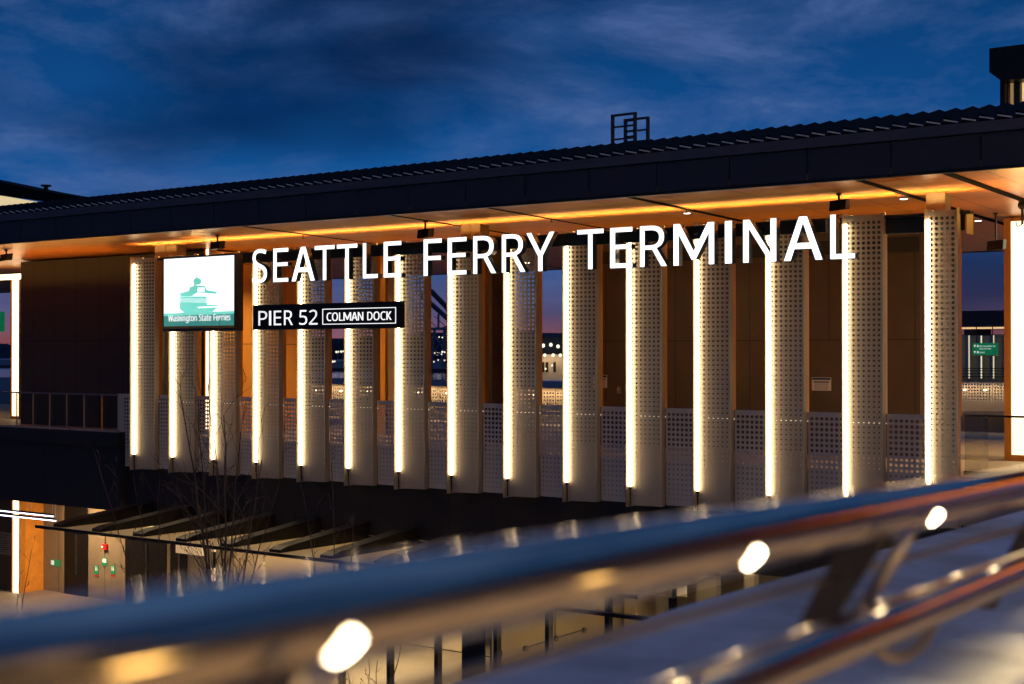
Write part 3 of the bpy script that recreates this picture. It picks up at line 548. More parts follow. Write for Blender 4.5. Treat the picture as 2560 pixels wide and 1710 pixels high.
# rear beam at the right end
rb = thing('canopy_beam', (X(2300, 25.0), 25.0, 2.13), 'dark horizontal steel beam with tan end plate crossing the last column', 'beam')
build('steel_beam', B(X(2168, 25), X(2418, 25), 24.98, 25.2, 2.13, 2.40), M['beam'], rb); build('end_plate', B(X(2418, 25) + .002, X(2418, 25) + .03, 24.90, 25.24, 2.06, 2.46), M['steel'], rb)
# ------------------------------------------------------------------ pier sign
yq = 24.1
x0, x1 = X(632, yq), X(1002, yq); z0 = Z(1000, 820, yq); z1 = Z(632, 763, yq)
Q = thing('pier_number_sign', ((x0 + x1) / 2, yq, z0), 'black oblong sign reading PIER 52 and COLMAN DOCK in white', 'sign')
build('sign_panel', B(x0, x1, yq, yq + .13, z0, z1), M['black'], Q, bevel=.004)
hq = z1 - z0
for k, (ch, a, b) in enumerate([('P', 647, 669), ('I', 673.5, 679), ('E', 685.5, 704), ('R', 711, 733), ('5', 749, 769), ('2', 773.5, 795)]):
    za, zb_ = Z((a + b) / 2, 812 - (a - 645) * .012, yq), Z((a + b) / 2, 777.5 - (a - 645) * .042, yq)
    letter('letter', ch, X(a, yq), X(b, yq), Z(700, 813, yq), Z(700, 776.5, yq), yq - .014, .014, [M['pier_text'], M['ink']], Q)
fx0, fx1, fz0, fz1 = X(806.5, yq), X(990, yq), Z(900, 810, yq), Z(900, 770, yq)
th = .015
fr = MB().box(fx0, fx1, yq - .010, yq, fz0, fz0 + th).box(fx0, fx1, yq - .010, yq, fz1 - th, fz1).box(fx0, fx0 + th, yq - .010, yq, fz0 + th, fz1 - th).box(fx1 - th, fx1, yq - .010, yq, fz0 + th, fz1 - th)
build('border', fr, M['pier_text'], Q)
cz0 = Z(900, 801, yq); cz1 = Z(900, 780, yq)
words('lettering', 'COLMAN DOCK', X(816, yq), yq - .012, cz0, cz1 - cz0, M['pier_text'], Q, width=X(979, yq) - X(816, yq), depth=.01)
# ------------------------------------------------------------------ ferry logo light box
yl = 23.9
xa, xb, za, zb = X(407, yl), X(589, yl), Z(500, 828, yl), Z(500, 638.5, yl)
Lg = thing('ferry_logo_sign', ((xa + xb) / 2, yl, za), 'square glowing white sign with teal ferry emblem and words Washington State Ferries', 'sign')
bd = .07
cb = MB().box(xa, xb, yl + .012, yl + .24, za, zb).box(xa, xb, yl - .015, yl + .012, za, za + bd).box(xa, xb, yl - .015, yl + .012, zb - bd * .6, zb).box(xa, xa + bd * .6, yl - .015, yl + .012, za + bd, zb - bd * .6).box(xb - bd * .6, xb, yl - .015, yl + .012, za + bd, zb - bd * .6)
build('cabinet', cb, mat('dark_bronze_cabinet', (.06, .045, .035), .4, .4), Lg)
u0, u1, v0, v1 = xa + bd * .6, xb - bd * .6, za + bd + .06, zb - bd * .6
build('bottom_lip', B(u0, u1, yl - .012, yl + .010, za + bd, v0), M['copper'], Lg)
build('lit_face', B(u0, u1, yl, yl + .010, v0, v1), M['logo_face'], Lg)
def lg(zx, zy):   # emblem drawing units -> sign metres
    q = (zx - 38) / 602.0; top = 300 - 35 * q; bot = 912 - 6 * q
    return (u0 + q * (u1 - u0), v0 + (bot - zy) / (bot - top) * (v1 - v0))
def patch(name, polys, m, y, cx=False):
    loops = [[(lambda p: (p[0] - u0, p[1] - v0))(lg(*p)) for p in pl] for pl in polys]
    me = fill_mesh(name, loops, .003, [m]); o = bpy.data.objects.new(name, me); C.objects.link(o); stand(o, u0, y, v0, Lg); return o
patch('teal_band', [[(38, 793), (150, 792), (215, 786), (450, 780), (640, 775), (640, 906), (38, 912)]], M['teal_lo'], yl - .004)
patch('band_glow', [[(38, 793), (150, 792), (215, 786), (450, 780), (640, 775), (640, 800), (38, 818)]], M['teal'], yl - .0075)
circ = [(330 + 35 * math.cos(a * .45), 503 + 33 * math.sin(a * .45)) for a in range(14)]
patch('ferry_hull', [[(178, 752), (183, 640), (410, 640), (412, 718), (505, 718), (503, 742), (455, 782), (215, 786)]], M['teal'], yl - .004)
patch('ferry_hull_shine', [[(182, 690), (183, 655), (410, 660), (411, 700)]], M['teal_hi'], yl - .0075)
patch('ferry_superstructure', [[(183, 638), (184, 610), (258, 588), (266, 556), (300, 545), (302, 520), (322, 540), (395, 545), (412, 583), (488, 598), (497, 618), (400, 610), (330, 604), (298, 625), (286, 638)]], M['teal'], yl - .004)
patch('ferry_funnel', [circ], M['teal'], yl - .005)
patch('ferry_mast', [[(317, 472), (319, 430), (330, 432), (331, 472)], [(310, 382), (312, 366), (322, 366), (322, 382)], [(315, 395), (317, 386), (325, 386), (325, 395)]], M['teal_hi'], yl - .004)
wn = [[(332 + 13 * k, 600), (334 + 13 * k, 558), (341 + 13 * k, 558), (339 + 13 * k, 600)] for k in range(5)]
patch('ferry_window', wn, M['logo_face'], yl - .0075)
patch('waterline', [[(336, 736), (500, 730), (500, 740), (336, 747)]], M['logo_face'], yl - .0075)
pa_ = lg(78, 862); pb_ = lg(610, 862); pc_ = lg(78, 812)
words('lettering', 'Washington State Ferries', pa_[0], yl - .011, pa_[1] - .01, (pc_[1] - pa_[1]) * 1.1, M['wht_em'], Lg, width=pb_[0] - pa_[0])
# ------------------------------------------------------------------ soffit fittings
def flood(px, py, Y, label, face=1):
    p = at(px, py, Y); zt = zs(Y)
    t = thing('floodlight', (p.x, Y, zt), label, 'floodlight', 'floodlights and speakers under the soffit')
    mb = MB(); mb.prism([(p.x - .16, Y - .1, p.z + .07), (p.x + .16, Y - .1, p.z + .09), (p.x + .16, Y - .13, p.z - .10), (p.x - .16, Y - .13, p.z - .12)], (0, .2, .02))
    build('housing', mb, M['black'], t, bevel=.012)
    build('yoke', MB().bar((p.x - .02, Y, p.z + .08), (p.x - .02, Y, zt - .005), .03).box(p.x - .06, p.x + .02, Y - .04, Y + .04, zt - .025, zt - .004), M['black'], t)
flood(545, 613, 24.2, 'small dark floodlight under the soffit above the ferry logo sign')
flood(1065, 583, 24.3, 'small dark floodlight under the soffit above SEATTLE')
flood(2100, 512, 24.5, 'dark box floodlight under the soffit above the last letters of TERMINAL')
flood(17, 643, 24.2, 'leftmost dark floodlight under the soffit edge')
flood(2492, 612, 28.6, 'dark floodlight under the soffit beside the tall light box')
def downlight(px, py, label):
    Y = 24.0
    for _ in range(8): Y = (3.57) / ((882 - py) / (.8008 * FPX + .5990 * (px - 1280)) + .0290)
    x = X(px, Y); z = zs(Y)
    t = thing('downlight', (x, Y, z - .03), label, 'downlight', 'small round downlights in the soffit slots')
    build('ring', MB().tube([(x, Y, z - .022), (x, Y, z - .002)], .085, 16), M['steel'], t); build('lens', MB().tube([(x, Y, z - .03), (x, Y, z - .0225)], .065, 16), M['down'], t)
    l = lamp('downlight_beam', 'SPOT', (x, Y, z - .05), 60, size=.06, spot=R(110)); return Y
for px, py, lb in ((2260, 494, 'small lit downlight left of the tan roof post'), (1718, 530, 'small lit downlight above the M of TERMINAL'), (2446, 549, 'small lit downlight right of the tan roof post'),
                   (940, 612, 'small lit downlight above the L of SEATTLE'), (1318, 655, 'small lit downlight seen low beside the Y of FERRY')):
    downlight(px, py, lb)
def sprinkler(px, py, lb):
    Y = 3.57 / ((882 - py) / (.8008 * FPX + .5990 * (px - 1280)) + .0290); x = X(px, Y); z = zs(Y)
    tag(build('sprinkler_head', MB().tube([(x, Y, z - .07), (x, Y, z)], .012, 6).tube([(x, Y, z - .082), (x, Y, z - .07)], .035, 8), M['black']), lb, 'sprinkler', 'sprinkler heads on the soffit')
sprinkler(757, 588, 'tiny dark sprinkler head above the word SEATTLE'); sprinkler(1378, 546, 'tiny dark sprinkler head above the gap after FERRY'); sprinkler(1716, 522, 'tiny dark sprinkler head above the word TERMINAL'); sprinkler(528, 602, 'tiny dark sprinkler head above the ferry logo sign')
# ------------------------------------------------------------------ roof ladder
def rp(px, py, Y): p = at(px, py, Y); return (p.x, p.y, p.z)
lad = thing('roof_ladder_frame', rp(1577, 370, 26), 'dark open ladder frame standing on the roof edge', 'ladder')
def lf(name, a, b, zt, y, rungs):
    xa_, xb_ = X(a, y), X(b, y); m = MB(); zt_ = Z((a + b) / 2, zt, y); m.box(xa_ - .03, xa_ + .03, y - .03, y + .03, 3.9, zt_).box(xb_ - .03, xb_ + .03, y - .03, y + .03, 3.9, zt_).box(xa_ - .03, xb_ + .03, y - .031, y + .031, zt_ - .01, zt_ + .035)
    for r_ in rungs: zr = Z((a + b) / 2, r_, y); m.box(xa_ + .03, xb_ - .03, y - .02, y + .02, zr - .018, zr + .018)
    build(name, m, mat(name + '_paint', (.035, .04, .05), .5), lad)
lf('front_hoop', 1532, 1588, 287, 26.0, (315, 346))
lf('rear_hoop', 1564, 1620, 298, 26.9, (326, 353))
mb = MB(); xa_, xb_ = X(1566, 26.4), X(1588, 26.4)
for r_ in (301, 313, 326, 340, 353): zr = Z(1577, r_, 26.4); mb.box(xa_, xb_, 26.39, 26.42, zr - .014, zr + .014)
build('rung', mb, M['black'], lad)
# ------------------------------------------------------------------ corner light columns
def lightcol(pa, pb, Y, z0, z1, label, m='lightcol', frame=True, cat='light column'):
    x0, x1 = X(pa, Y), X(pb, Y)
    t = thing('light_column', ((x0 + x1) / 2, Y, z0), label, cat, 'tall warm light columns')
    build('lit_panel', B(x0, x1, Y, Y + .06, z0 + .10, z1), M[m], t)
    f = MB().box(x0 - .06, x0 - .002, Y - .03, Y + .2, z0, z1).box(x1 + .002, x1 + .05, Y - .01, Y + .2, z0, z1).box(x0, x1, Y - .03, Y + .2, z0, z0 + .098)
    build('frame', f, M['copper'], t)
lightcol(31, 47, 28.3, ZD, zs(28.3) - .35, 'tall glowing light column at the left end of the terrace')
t = lightcol(515.5, 522, 26.44, ZD, zs(26.4) - .02, 'slim glowing light column at the corner of the orange wall')
lightcol(34, 49, 28.66, ZG, -4.22, 'tall glowing light column beside the orange wall at street level')
tag(build('linear_light', B(X(-60, 27.6), X(50, 27.6), 27.6, 27.75, zs(28) - .42, zs(28) - .26), M['lightcol']), 'wide warm light bar under the soffit at the far left', 'light bar')
bx0, bx1 = X(2529, 29.3), X(2640, 29.3)
LB = thing('light_box', ((bx0 + bx1) / 2, 29.3, ZD), 'big glowing warm white light box with orange frame at right edge', 'light box')
build('lit_face', B(bx0, bx1, 29.3, 29.4, ZD + .12, zs(29.3) - .10), M['lightbox'], LB)
build('frame', MB().box(X(2512, 29.3), bx0 - .003, 29.26, 29.9, ZD, zs(29.3) - .04).box(bx0, bx1, 29.26, 29.5, ZD, ZD + .118).box(bx0, bx1, 29.27, 29.45, zs(29.3) - .098, zs(29.3) - .04).box(bx1 + .003, bx1 + .1, 29.27, 29.9, ZD, zs(29.3) - .04), M['copper'], LB)
ph = rp(2556, 560, 27.2)
pl = thing('pole_fixture', (ph[0], 27.2, zs(27.2)), 'dark hanging floodlight at the right edge above the light box', 'floodlight')
build('drop_rod', MB().tube([(ph[0], 27.2, zs(27.2)), (ph[0], 27.2, ph[2])], .025).ball((ph[0], 27.2, ph[2] + .35), .09), M['black'], pl, smooth=True)
build('hook', MB().tube([(ph[0], 27.2, ph[2]), (ph[0] - .1, 27.2, ph[2] - .05), (ph[0] - .12, 27.2, ph[2] + .05)], .012), M['black'], pl)
# ------------------------------------------------------------------ glass balustrades
yb_ = D + .05
GL = thing('glass_balustrade', (X(150, yb_), yb_, ZD), 'glass balustrade with thin posts before the dark left wall', 'balustrade', 'glass balustrades on the terrace')
xe = X(294, yb_)
build('glass_panel', B(XL + 10, xe, yb_ + .01, yb_ + .025, ZD + .06, -1.14), M['glass'], GL)
build('top_rail', B(XL + 10, xe, yb_ - .01, yb_ + .04, -1.14, -1.10), M['stain_post'], GL)
x = X(256, yb_)
for k in range(6): build('post', B(x - .012, x + .012, yb_ - .03, yb_ + .0, ZD + .02, -1.142), M['copper'] if k == 0 else M['steel'], GL); x -= .76
build('base_shoe', B(XL + 10, xe, yb_ - .03, yb_ + .08, ZD + .041, ZD + .10), M['deck'], GL)
GR = thing('glass_balustrade', (X(2480, 25.4), 25.4, ZD), 'frameless glass balustrade with dark rail beside the last column', 'balustrade', 'glass balustrades on the terrace')
xs_ = X(2411, 25.4)
build('glass_panel', B(xs_, XR, 25.40, 25.415, ZD + .04, -1.12), M['glass'], GR)
build('glass_panel', B(xs_, xs_ + .015, 25.42, 26.6, ZD + .04, -1.12), M['glass'], GR)
build('top_rail', B(xs_ - .01, XR, 25.38, 25.43, -1.12, -1.085), M['black'], GR)
build('base_shoe', B(xs_, XR, 25.34, 25.48, ZD, ZD + .07), M['black'], GR)
# ------------------------------------------------------------------ rear parapet with lit caps
RP = thing('rear_parapet', (X(1100, YB), YB, -3), 'perforated parapet with warm cap lights at the far side of the terrace', 'parapet')
xa_, xb_ = X(600, YB), X(1500, YB); k = 0; x = xa_
pm = MB()
while x < xb_:
    wv = 1.15; fn = lambda u, v, x=x: (x + u, YB, -2.2 + v)
    build('parapet_panel', perf_sheet(fn, wv - .02, 1.1, 10, .108, lambda q: .028, mz=.05), M['panel'], RP); x += wv
build('cap', B(xa_, x, YB - .03, YB + .04, -1.10, -1.06), M['steel'], RP)
x = xa_ + .4
while x < xb_:
    build('cap_light', MB().box(x - .03, x + .03, YB - .09, YB - .03, -1.30, -1.27), M['capl'], RP); x += 1.15
    pass
xm = (xa_ + xb_) / 2
lamp('cap_light_beam', 'AREA', (xm, YB - .25, -1.15), 95, size=xb_ - xa_, size_y=.05, rot=(R(25), 0, 0))
# ------------------------------------------------------------------ far wing, seen in the right-hand opening
FW = thing('far_pavilion', (X(2450, 60), 60, ZG), 'distant dark roofed pavilion with slim lit fins seen beside the light box', 'building')
def bx(pa, pb, pt, pbm, Y, dp): return B(X(pa, Y), X(pb, Y), Y, Y + dp, Z((pa + pb) / 2, pbm, Y), Z((pa + pb) / 2, pt, Y))
build('roof', bx(2405, 2560, 776, 798, 60, 10), M['fascia'], FW); build('fascia', bx(2340, 2560, 798, 816, 59.6, 10), M['fascia'], FW)
build('lit_edge', bx(2340, 2560, 818, 822, 59.9, .2), M['amber'], FW)  # glowing strip stands in for light on the roof underside
build('back_wall', bx(2340, 2600, 836, 955, 70, 1), mat('far_wall_metal', (.22, .2, .16), .5, .2), FW)
for k in range(8):
    pc = 2386 + k * 30.6
    build('fin', bx(pc - 4, pc + 3, 838, 946, 69.5, .2), M['panel'], FW); build('fin_light', bx(pc + 3.5, pc + 6, 838, 946, 69.6, .1), emis('far_fin_light', (.9, .85, .55), .9) if k == 0 else bpy.data.materials['far_fin_light'], FW)
build('floor', B(X(2330, 62), X(2700, 62), 53.2, 75, -3, -1.8), M['deck'], FW)
build('railing', (lambda m: ([m.box(X(2330, 60), X(2640, 60), 60, 60.03, z_, z_ + .03) for z_ in (-1.0, -.88, -.76, -.66)], m)[1])(MB()), M['black'], FW)
build('stair_head', bx(2410, 2440, 820, 838, 64, 2), M['brown'], FW)
FP = thing('far_parapet', (X(2450, 53), 53, -3), 'far pale perforated parapet with small lights below the green sign', 'parapet')
x = X(2380, 53)
for k in range(5):
    fn = lambda u, v, x=x: (x + u, 53, -2.12 + v)
    build('parapet_panel', perf_sheet(fn, 1.48, 1.05, 13, .108, lambda q: .024 + .012 * q, mz=.03), M['panel'], FP); x += 1.5
x = X(2380, 53) + .5
for k in range(9): build('cap_light', B(x - .04, x + .04, 52.9, 52.97, -1.38, -1.34), M['capl'], FP); x += .75
build('ledge', B(X(2330, 53), X(2640, 53), 52.8, 53.1, -2.3, -2.15), M['steel'], FP)
lamp('cap_light_beam', 'AREA', (X(2450, 53), 52.7, -1.2), 40, size=7, size_y=.05, rot=(R(25), 0, 0))
build('plaza', B(-60, 40, 36.3, 53.4, -3.2, -2.9), M['deck'], kind='structure')
# green direction sign
yg = 50.0; gx0, gx1 = X(2431, yg), X(2492, yg); gz0, gz1 = Z(2460, 888, yg), Z(2460, 857.5, yg)
GS = thing('direction_sign', ((gx0 + gx1) / 2, yg, gz0), 'green hanging direction sign to the water taxi, far side', 'sign')
build('sign_board', B(gx0, gx1, yg, yg + .12, gz0, gz1), M['green'], GS)
build('bottom_edge', B(gx0, gx1, yg - .01, yg + .12, gz0 - .03, gz0 - .002), M['orange'], GS)
rods = MB().tube([(gx0 + .12, yg + .05, gz1), (gx0 + .12, yg + .05, gz1 + .75)], .018).tube([(gx1 - .16, yg + .05, gz1), (gx1 - .16, yg + .05, gz1 + .75)], .018)
build('hanger_rod', rods, M['black'], GS)
gh = gz1 - gz0; gw = gx1 - gx0
words('lettering', 'King County Water Taxi', gx0 + gw * .29, yg - .008, gz0 + gh * .68, gh * .13, M['white_lit'], GS, width=gw * .65)
words('lettering', 'Kitsap Fast Ferry', gx0 + gw * .29, yg - .008, gz0 + gh * .47, gh * .13, M['white_lit'], GS, width=gw * .47)
words('lettering', 'Outlook', gx0 + gw * .29, yg - .008, gz0 + gh * .17, gh * .13, M['white_lit'], GS, width=gw * .22)
ic = MB()
for zf in (.66, .16):
    ic.box(gx0 + gw * .19, gx0 + gw * .255, yg - .006, yg - .001, gz0 + gh * zf, gz0 + gh * (zf + .18))
    ax = gx0 + gw * .10; az = gz0 + gh * zf
    ic.box(ax - .012, ax + .012, yg - .006, yg - .001, az, az + gh * .14); ic.prism([(ax - .05, yg - .001, az + gh * .10), (ax + .05, yg - .001, az + gh * .10), (ax, yg - .001, az + gh * .2)], (0, -.005, 0))
build('arrow', ic, M['white_lit'], GS)
# left green sign at the very edge
yg2 = 33.0
t = thing('direction_sign', (X(-6, yg2), yg2, Z(0, 829, yg2)), 'green sign edge cut off at the far left', 'sign'); build('sign_board', B(X(-50, yg2), X(6, yg2), yg2, yg2 + .1, Z(0, 829, yg2), Z(0, 779, yg2)), M['green'], t)
build('hanger_rod', MB().tube([(X(-20, yg2), yg2 + .05, Z(0, 779, yg2)), (X(-20, yg2), yg2 + .05, zs(33))], .02), M['black'], t)
# ------------------------------------------------------------------ other roofs round about
yr = 46.0
LR = thing('rear_building', (X(60, yr), yr, ZG), 'building with dark sloping roof and bright eave behind the left roof', 'building')
pts = [(-400, 380), (0, 455), (90, 474), (235, 499), (330, 516), (330, 560), (90, 530), (0, 520), (-400, 420)]
mb = MB(); mb.prism([rp(a, b, yr) for a, b in [(-300, 395), (0, 455), (95, 475), (245, 501), (245, 520), (95, 502), (0, 489), (-300, 440)]], (0, 1.6, 0)); build('roof', mb, M['roof'], LR)
mb = MB(); mb.prism([rp(a, b, yr + .6) for a, b in [(-300, 440), (0, 490), (92, 506), (92, 640), (-300, 640)]], (0, .5, 0)); build('lit_wall', mb, emis('cream_lit_wall', (1.0, .78, .42), .85), LR)  # emission puts the lamplight into the eave wall itself
vp = rp(115, 478, yr + 1); build('roof_vent', MB().tube([vp, (vp[0], vp[1], vp[2] + .25)], .12, 8).tube([(vp[0], vp[1], vp[2] + .25), (vp[0], vp[1], vp[2] + .33)], .28, 8), M['black'], LR)
yt = 44.0
TW = thing('rooftop_tower', (X(2560, yt), yt, 3), 'dark rooftop tower block with overhanging cap and lit windows at the right', 'building')
def pp(lst, y): return [rp(a, b, y) for a, b in lst]
build('cap', MB().prism(pp([(2473, 121), (2800, 80), (2800, 185), (2500, 200), (2473, 180)], yt), (0, 7, 0)), M['black'], TW)
build('tower_wall', MB().prism(pp([(2500, 199), (2512, 198), (2512, 300), (2500, 300)], yt + .3), (0, 6, 0)), M['black'], TW)
build('tower_wall', MB().prism(pp([(2534, 192), (2550, 191), (2550, 300), (2534, 300)], yt + .5), (0, 5, 0)), mat('tower_dark_green', (.02, .035, .025), .5), TW)
build('window', MB().prism(pp([(2512, 192), (2534, 190), (2534, 300), (2512, 300)], yt + .7), (0, .2, 0)), emis('tower_window_light', (.9, .52, .2), .30), TW)
build('window', MB().prism(pp([(2551, 188), (2700, 178), (2700, 300), (2551, 300)], yt + .7), (0, .2, 0)), M['amber'], TW)
build('window_frame', MB().prism(pp([(2521, 190), (2524, 190), (2524, 300), (2521, 300)], yt + .6), (0, .08, 0)), M['steel'], TW)
# ------------------------------------------------------------------ across the harbour
def crane(pxc, Y, tipx, tipy, hgx, hgy, label, py0=926):
    zb_ = -11.5; x = X(pxc, Y); t = thing('harbour_crane', (x, Y, zb_), label, 'crane', 'container cranes across the harbour')
    k = Y / 2822.0
    ztop = Z(pxc, 822, Y); wleg = 5.0
    m = MB(); m.bar((x - 7, Y, zb_), (x - 4, Y, ztop), 1.6).bar((x + 9, Y, zb_), (x + 7, Y, ztop), 1.6)
    m.bar((x - 7, Y + 16, zb_), (x - 4, Y + 16, ztop), 1.4).bar((x + 9, Y + 16, zb_), (x + 7, Y + 16, ztop), 1.4); build('leg', m, M['crane'], t)
    m = MB(); zc1 = Z(pxc, 885, Y); m.bar((x - 8, Y, zc1), (x + 10, Y, zc1), 2).bar((x - 6, Y, zc1), (x + 8, Y, zc1 + 16), 1).bar((x + 9, Y, zc1), (x - 5, Y, zc1 + 16), 1).bar((x - 9, Y, ztop), (x + 12, Y, ztop), 2.2); build('brace', m, M['crane'], t)
    a = rp(tipx, tipy, Y); b = rp(hgx, hgy, Y); m = MB(); m.bar(b, a, 2.6, 3.4); build('boom', m, M['hull'], t)
    m = MB(); m.bar((x, Y, ztop), rp(pxc - 34, 790, Y), .5).bar((x, Y, ztop), b, .6).bar((x, Y, ztop), (x, Y, ztop + 12), 1.2).bar((x, Y, ztop + 12), b, .5); build('stay_cable', m, M['crane'], t)
    m = MB()
    rr = random.Random(int(pxc))
    for q in range(9): m.ball((x + rr.uniform(-16, 16), Y - 1, zc1 + rr.choice((0, 1, 14, -6)) + rr.uniform(-1, 1)), .55, 6, 4)
    build('crane_lamp', m, M['port'], t)
crane(1096, 905, 1077, 727, 1152, 805, 'harbour crane with raised boom and white lit legs between two lit columns')
crane(1120, 960, 1050, 735, 1140, 815, 'dimmer harbour crane with lower raised boom behind the lit one')
crane(1247, 930, 1190, 770, 1262, 832, 'harbour crane right of the slim brown wall pier')
for k, (px, py) in enumerate(((823, 877), (845, 880), (857, 879), (1237, 882), (836, 904), (1083, 905), (1110, 880))):
    Y = 900 + 9 * k; p = rp(px, py, Y)
    t = thing('port_light_mast', (p[0], Y, -11.5), ['bright port light mast left in the pink gap', 'port light mast in the middle of the pink gap', 'port light mast at the right of the pink gap', 'port light mast right of the brown pier', 'low port light mast near the water in the pink gap', 'low port light mast at the crane foot', 'port light mast before the crane legs'][k], 'light mast', 'port light masts across the harbour')
    build('pole', MB().tube([(p[0], Y, -11.5), p], .3, 6), M['crane'], t); build('lamp_head', MB().ball((p[0] - 1, Y - 1, p[2]), .9, 6, 4).ball((p[0] + 1.4, Y - 1, p[2] + .2), .7, 6, 4), M['port'], t)
yw2 = 96.0
WH = thing('dock_building', (X(1370, yw2), yw2, ZG), 'dark dockside building with lamps seen in the gap after FERRY', 'building')
build('wall', bx(1300, 1440, 842, 900, yw2 + 40, 20), M['hull'], WH)
build('lower_wall', bx(1345, 1412, 886, 950, yw2, 8), mat('dock_wall', (.42, .38, .32), .6), WH)
wn_ = MB()
for px in (1357, 1367, 1386): wn_.box(X(px - 3, yw2 - .05), X(px + 3, yw2 - .05), yw2 - .05, yw2 - .01, Z(px, 930, yw2), Z(px, 905, yw2))
build('window', wn_, M['black'], WH)
for px, py in ((1362, 888), (1383, 888), (1401, 888), (1350, 920), (1364, 922), (1380, 914)):
    p = rp(px, py, yw2 - .3); build('wall_lamp', MB().ball(p, .13 if py < 900 else .07, 6, 4), M['port'], WH)
lamp('wall_lamp_glow', 'AREA', (X(1375, yw2), yw2 - 1.2, Z(1375, 880, yw2)), 60, size=3, size_y=.2, rot=(R(30), 0, 0))
for px, py in ((1352, 868), (1358, 864), (1377, 862), (1395, 866)): p = rp(px, py, yw2 + 39); build('upper_lamp', MB().ball(p, .22, 6, 4), M['port'], WH)
yh = 700.0
HG = thing('port_shed', (X(1243, yh), yh, ZG - 4), 'dark port shed with pale gable right of the brown pier', 'building')
build('shed_wall', bx(1195, 1262, 875, 932, yh, 30), M['hull'], HG); build('gable', MB().prism(pp([(1232, 905), (1239, 890), (1246, 905), (1243, 905), (1239, 896), (1235, 905)], yh - .5), (0, .4, 0)), mat('pale_gable', (.5, .5, .5), .6), HG)
# ------------------------------------------------------------------ entrance canopy
yc = 22.0; zc_ = -4.33
CX0, CX1 = X(91, yc), X(1594, yc)
K = thing('entrance_canopy', ((CX0 + CX1) / 2, yc, zc_), 'flat entrance canopy of pale glass carried by dark tapering beams', 'canopy')
build('canopy_glass', MB().prism([(CX0, yc, zc_), (CX1, yc, zc_), (CX1, 27.2, zc_), (CX0 + .2, 27.2, zc_)], (0, 0, .03)), M['frost'], K)
build('front_edge', B(CX0, CX1, yc - .03, yc - .002, zc_ - .02, zc_ + .05), M['black'], K)
bs = 1.524 * (.068 / .0608) * yc / D
for k in range(11):
    x = X(137, yc + .15) + k * bs
    if x > CX1 - .2: break
    build('tapered_beam', MB().prism([(x, yc + .12, zc_ + .034), (x, yc + .12, zc_ + .10), (x, yc + .35, zc_ + .16), (x, 24.91, zc_ + .44), (x, 24.91, zc_ + .034)], (.34, 0, 0)), M['black'], K)
build('wall_plate', B(CX0, CX1, 24.92, 24.955, zc_ + .034, -4.205), M['black'], K)
for k in range(6):
    x = CX0 + 2.4 + k * (CX1 - CX0 - 3) / 5; build('canopy_light', MB().tube([(x, 23.6, zc_ - .05), (x, 23.6, zc_ - .004)], .09, 12), M['down'], K)
    if abs(x + 17.7) > 1.4: lamp('canopy_beam', 'POINT', (x, 24.2, zc_ - 2.0), 120, size=.3)  # free point lamps added below the canopy to brighten its glass
# ------------------------------------------------------------------ street-level rooms
LO = thing('entrance_hall', (X(600, 29.6), 29.6, ZG), 'street level hall with taupe walls, dark doors and lit rooms below the terrace', 'building')
yv = 29.6
build('taupe_wall', B(X(108, yv), X(560, yv), yv, yv + .4, ZG, -4.21), M['greyj'], LO)
build('end_wall', B(X(50, 28.7) - .02, X(50, 28.7) + .03, 28.70, yv - .002, ZG, -4.21), mat('orange_lower_wall', (.78, .34, .06), .42), LO, label='orange lit end wall beside the street level light column')
build('dark_wall', B(-70, X(50, 28.7) - .4, 28.9, 29.2, ZG, -4.21), M['brown'], LO)
for a, b in ((165, 222), (318, 420), (430, 470)):
    d_ = build('door', B(X(a, yv), X(b, yv), yv - .05, yv - .002, ZG, -4.95), M['black'], LO)
    build('handle', MB().box(X((a + b) / 2, yv) + .04, X((a + b) / 2, yv) + .07, yv - .10, yv - .052, ZG + .8, ZG + 2.1), M['stain_post'], d_)
    build('door_jamb', B(X(a, yv) - .13, X(a, yv) - .002, yv - .07, yv - .002, ZG, -4.9), M['steel'], LO)
lx0, lx1 = X(440, 29.3), X(505, 29.3)
build('lit_window', B(lx0, lx1, 29.3, 29.4, Z(470, 1385, 29.3), Z(470, 1363, 29.3)), M['dimamber'], LO)
build('wall', B(X(560, 30), X(1165, 30), 30.0, 30.3, ZG, -4.21), M['tan'], LO)
build('side_wall', B(-17.75, -17.7, 23.0, 30.0, ZG, -4.36), M['tan'], LO)
build('skirting', B(X(560, 30), -17.8, 29.96, 29.998, ZG, ZG + .14), M['black'], LO)
# back pieces right of the side wall
build('dark_wall', B(-17.6, 6, 30.0, 30.3, ZG, -4.21), M['grey'], LO)
for a, b, c in ((1560, 1590, 'tan'), (1640, 1660, 'grey'), (1740, 1790, 'grey'), (1860, 1885, 'panel')):
    build('partition', B(X(a, 27.5), X(b, 27.5), 27.5, 27.7, ZG, -4.36), M[c], LO)
tag(build('noticeboard', MB().box(X(1692, 27), X(1714, 27), 27, 27.05, Z(1700, 1490, 27), Z(1700, 1455, 27)).box(X(1696, 26.9), X(1710, 26.9), 26.95, 26.99, Z(1700, 1482, 27), Z(1700, 1466, 27)), M['white']), 'pale square wall panel behind the dark glass', 'wall panel')
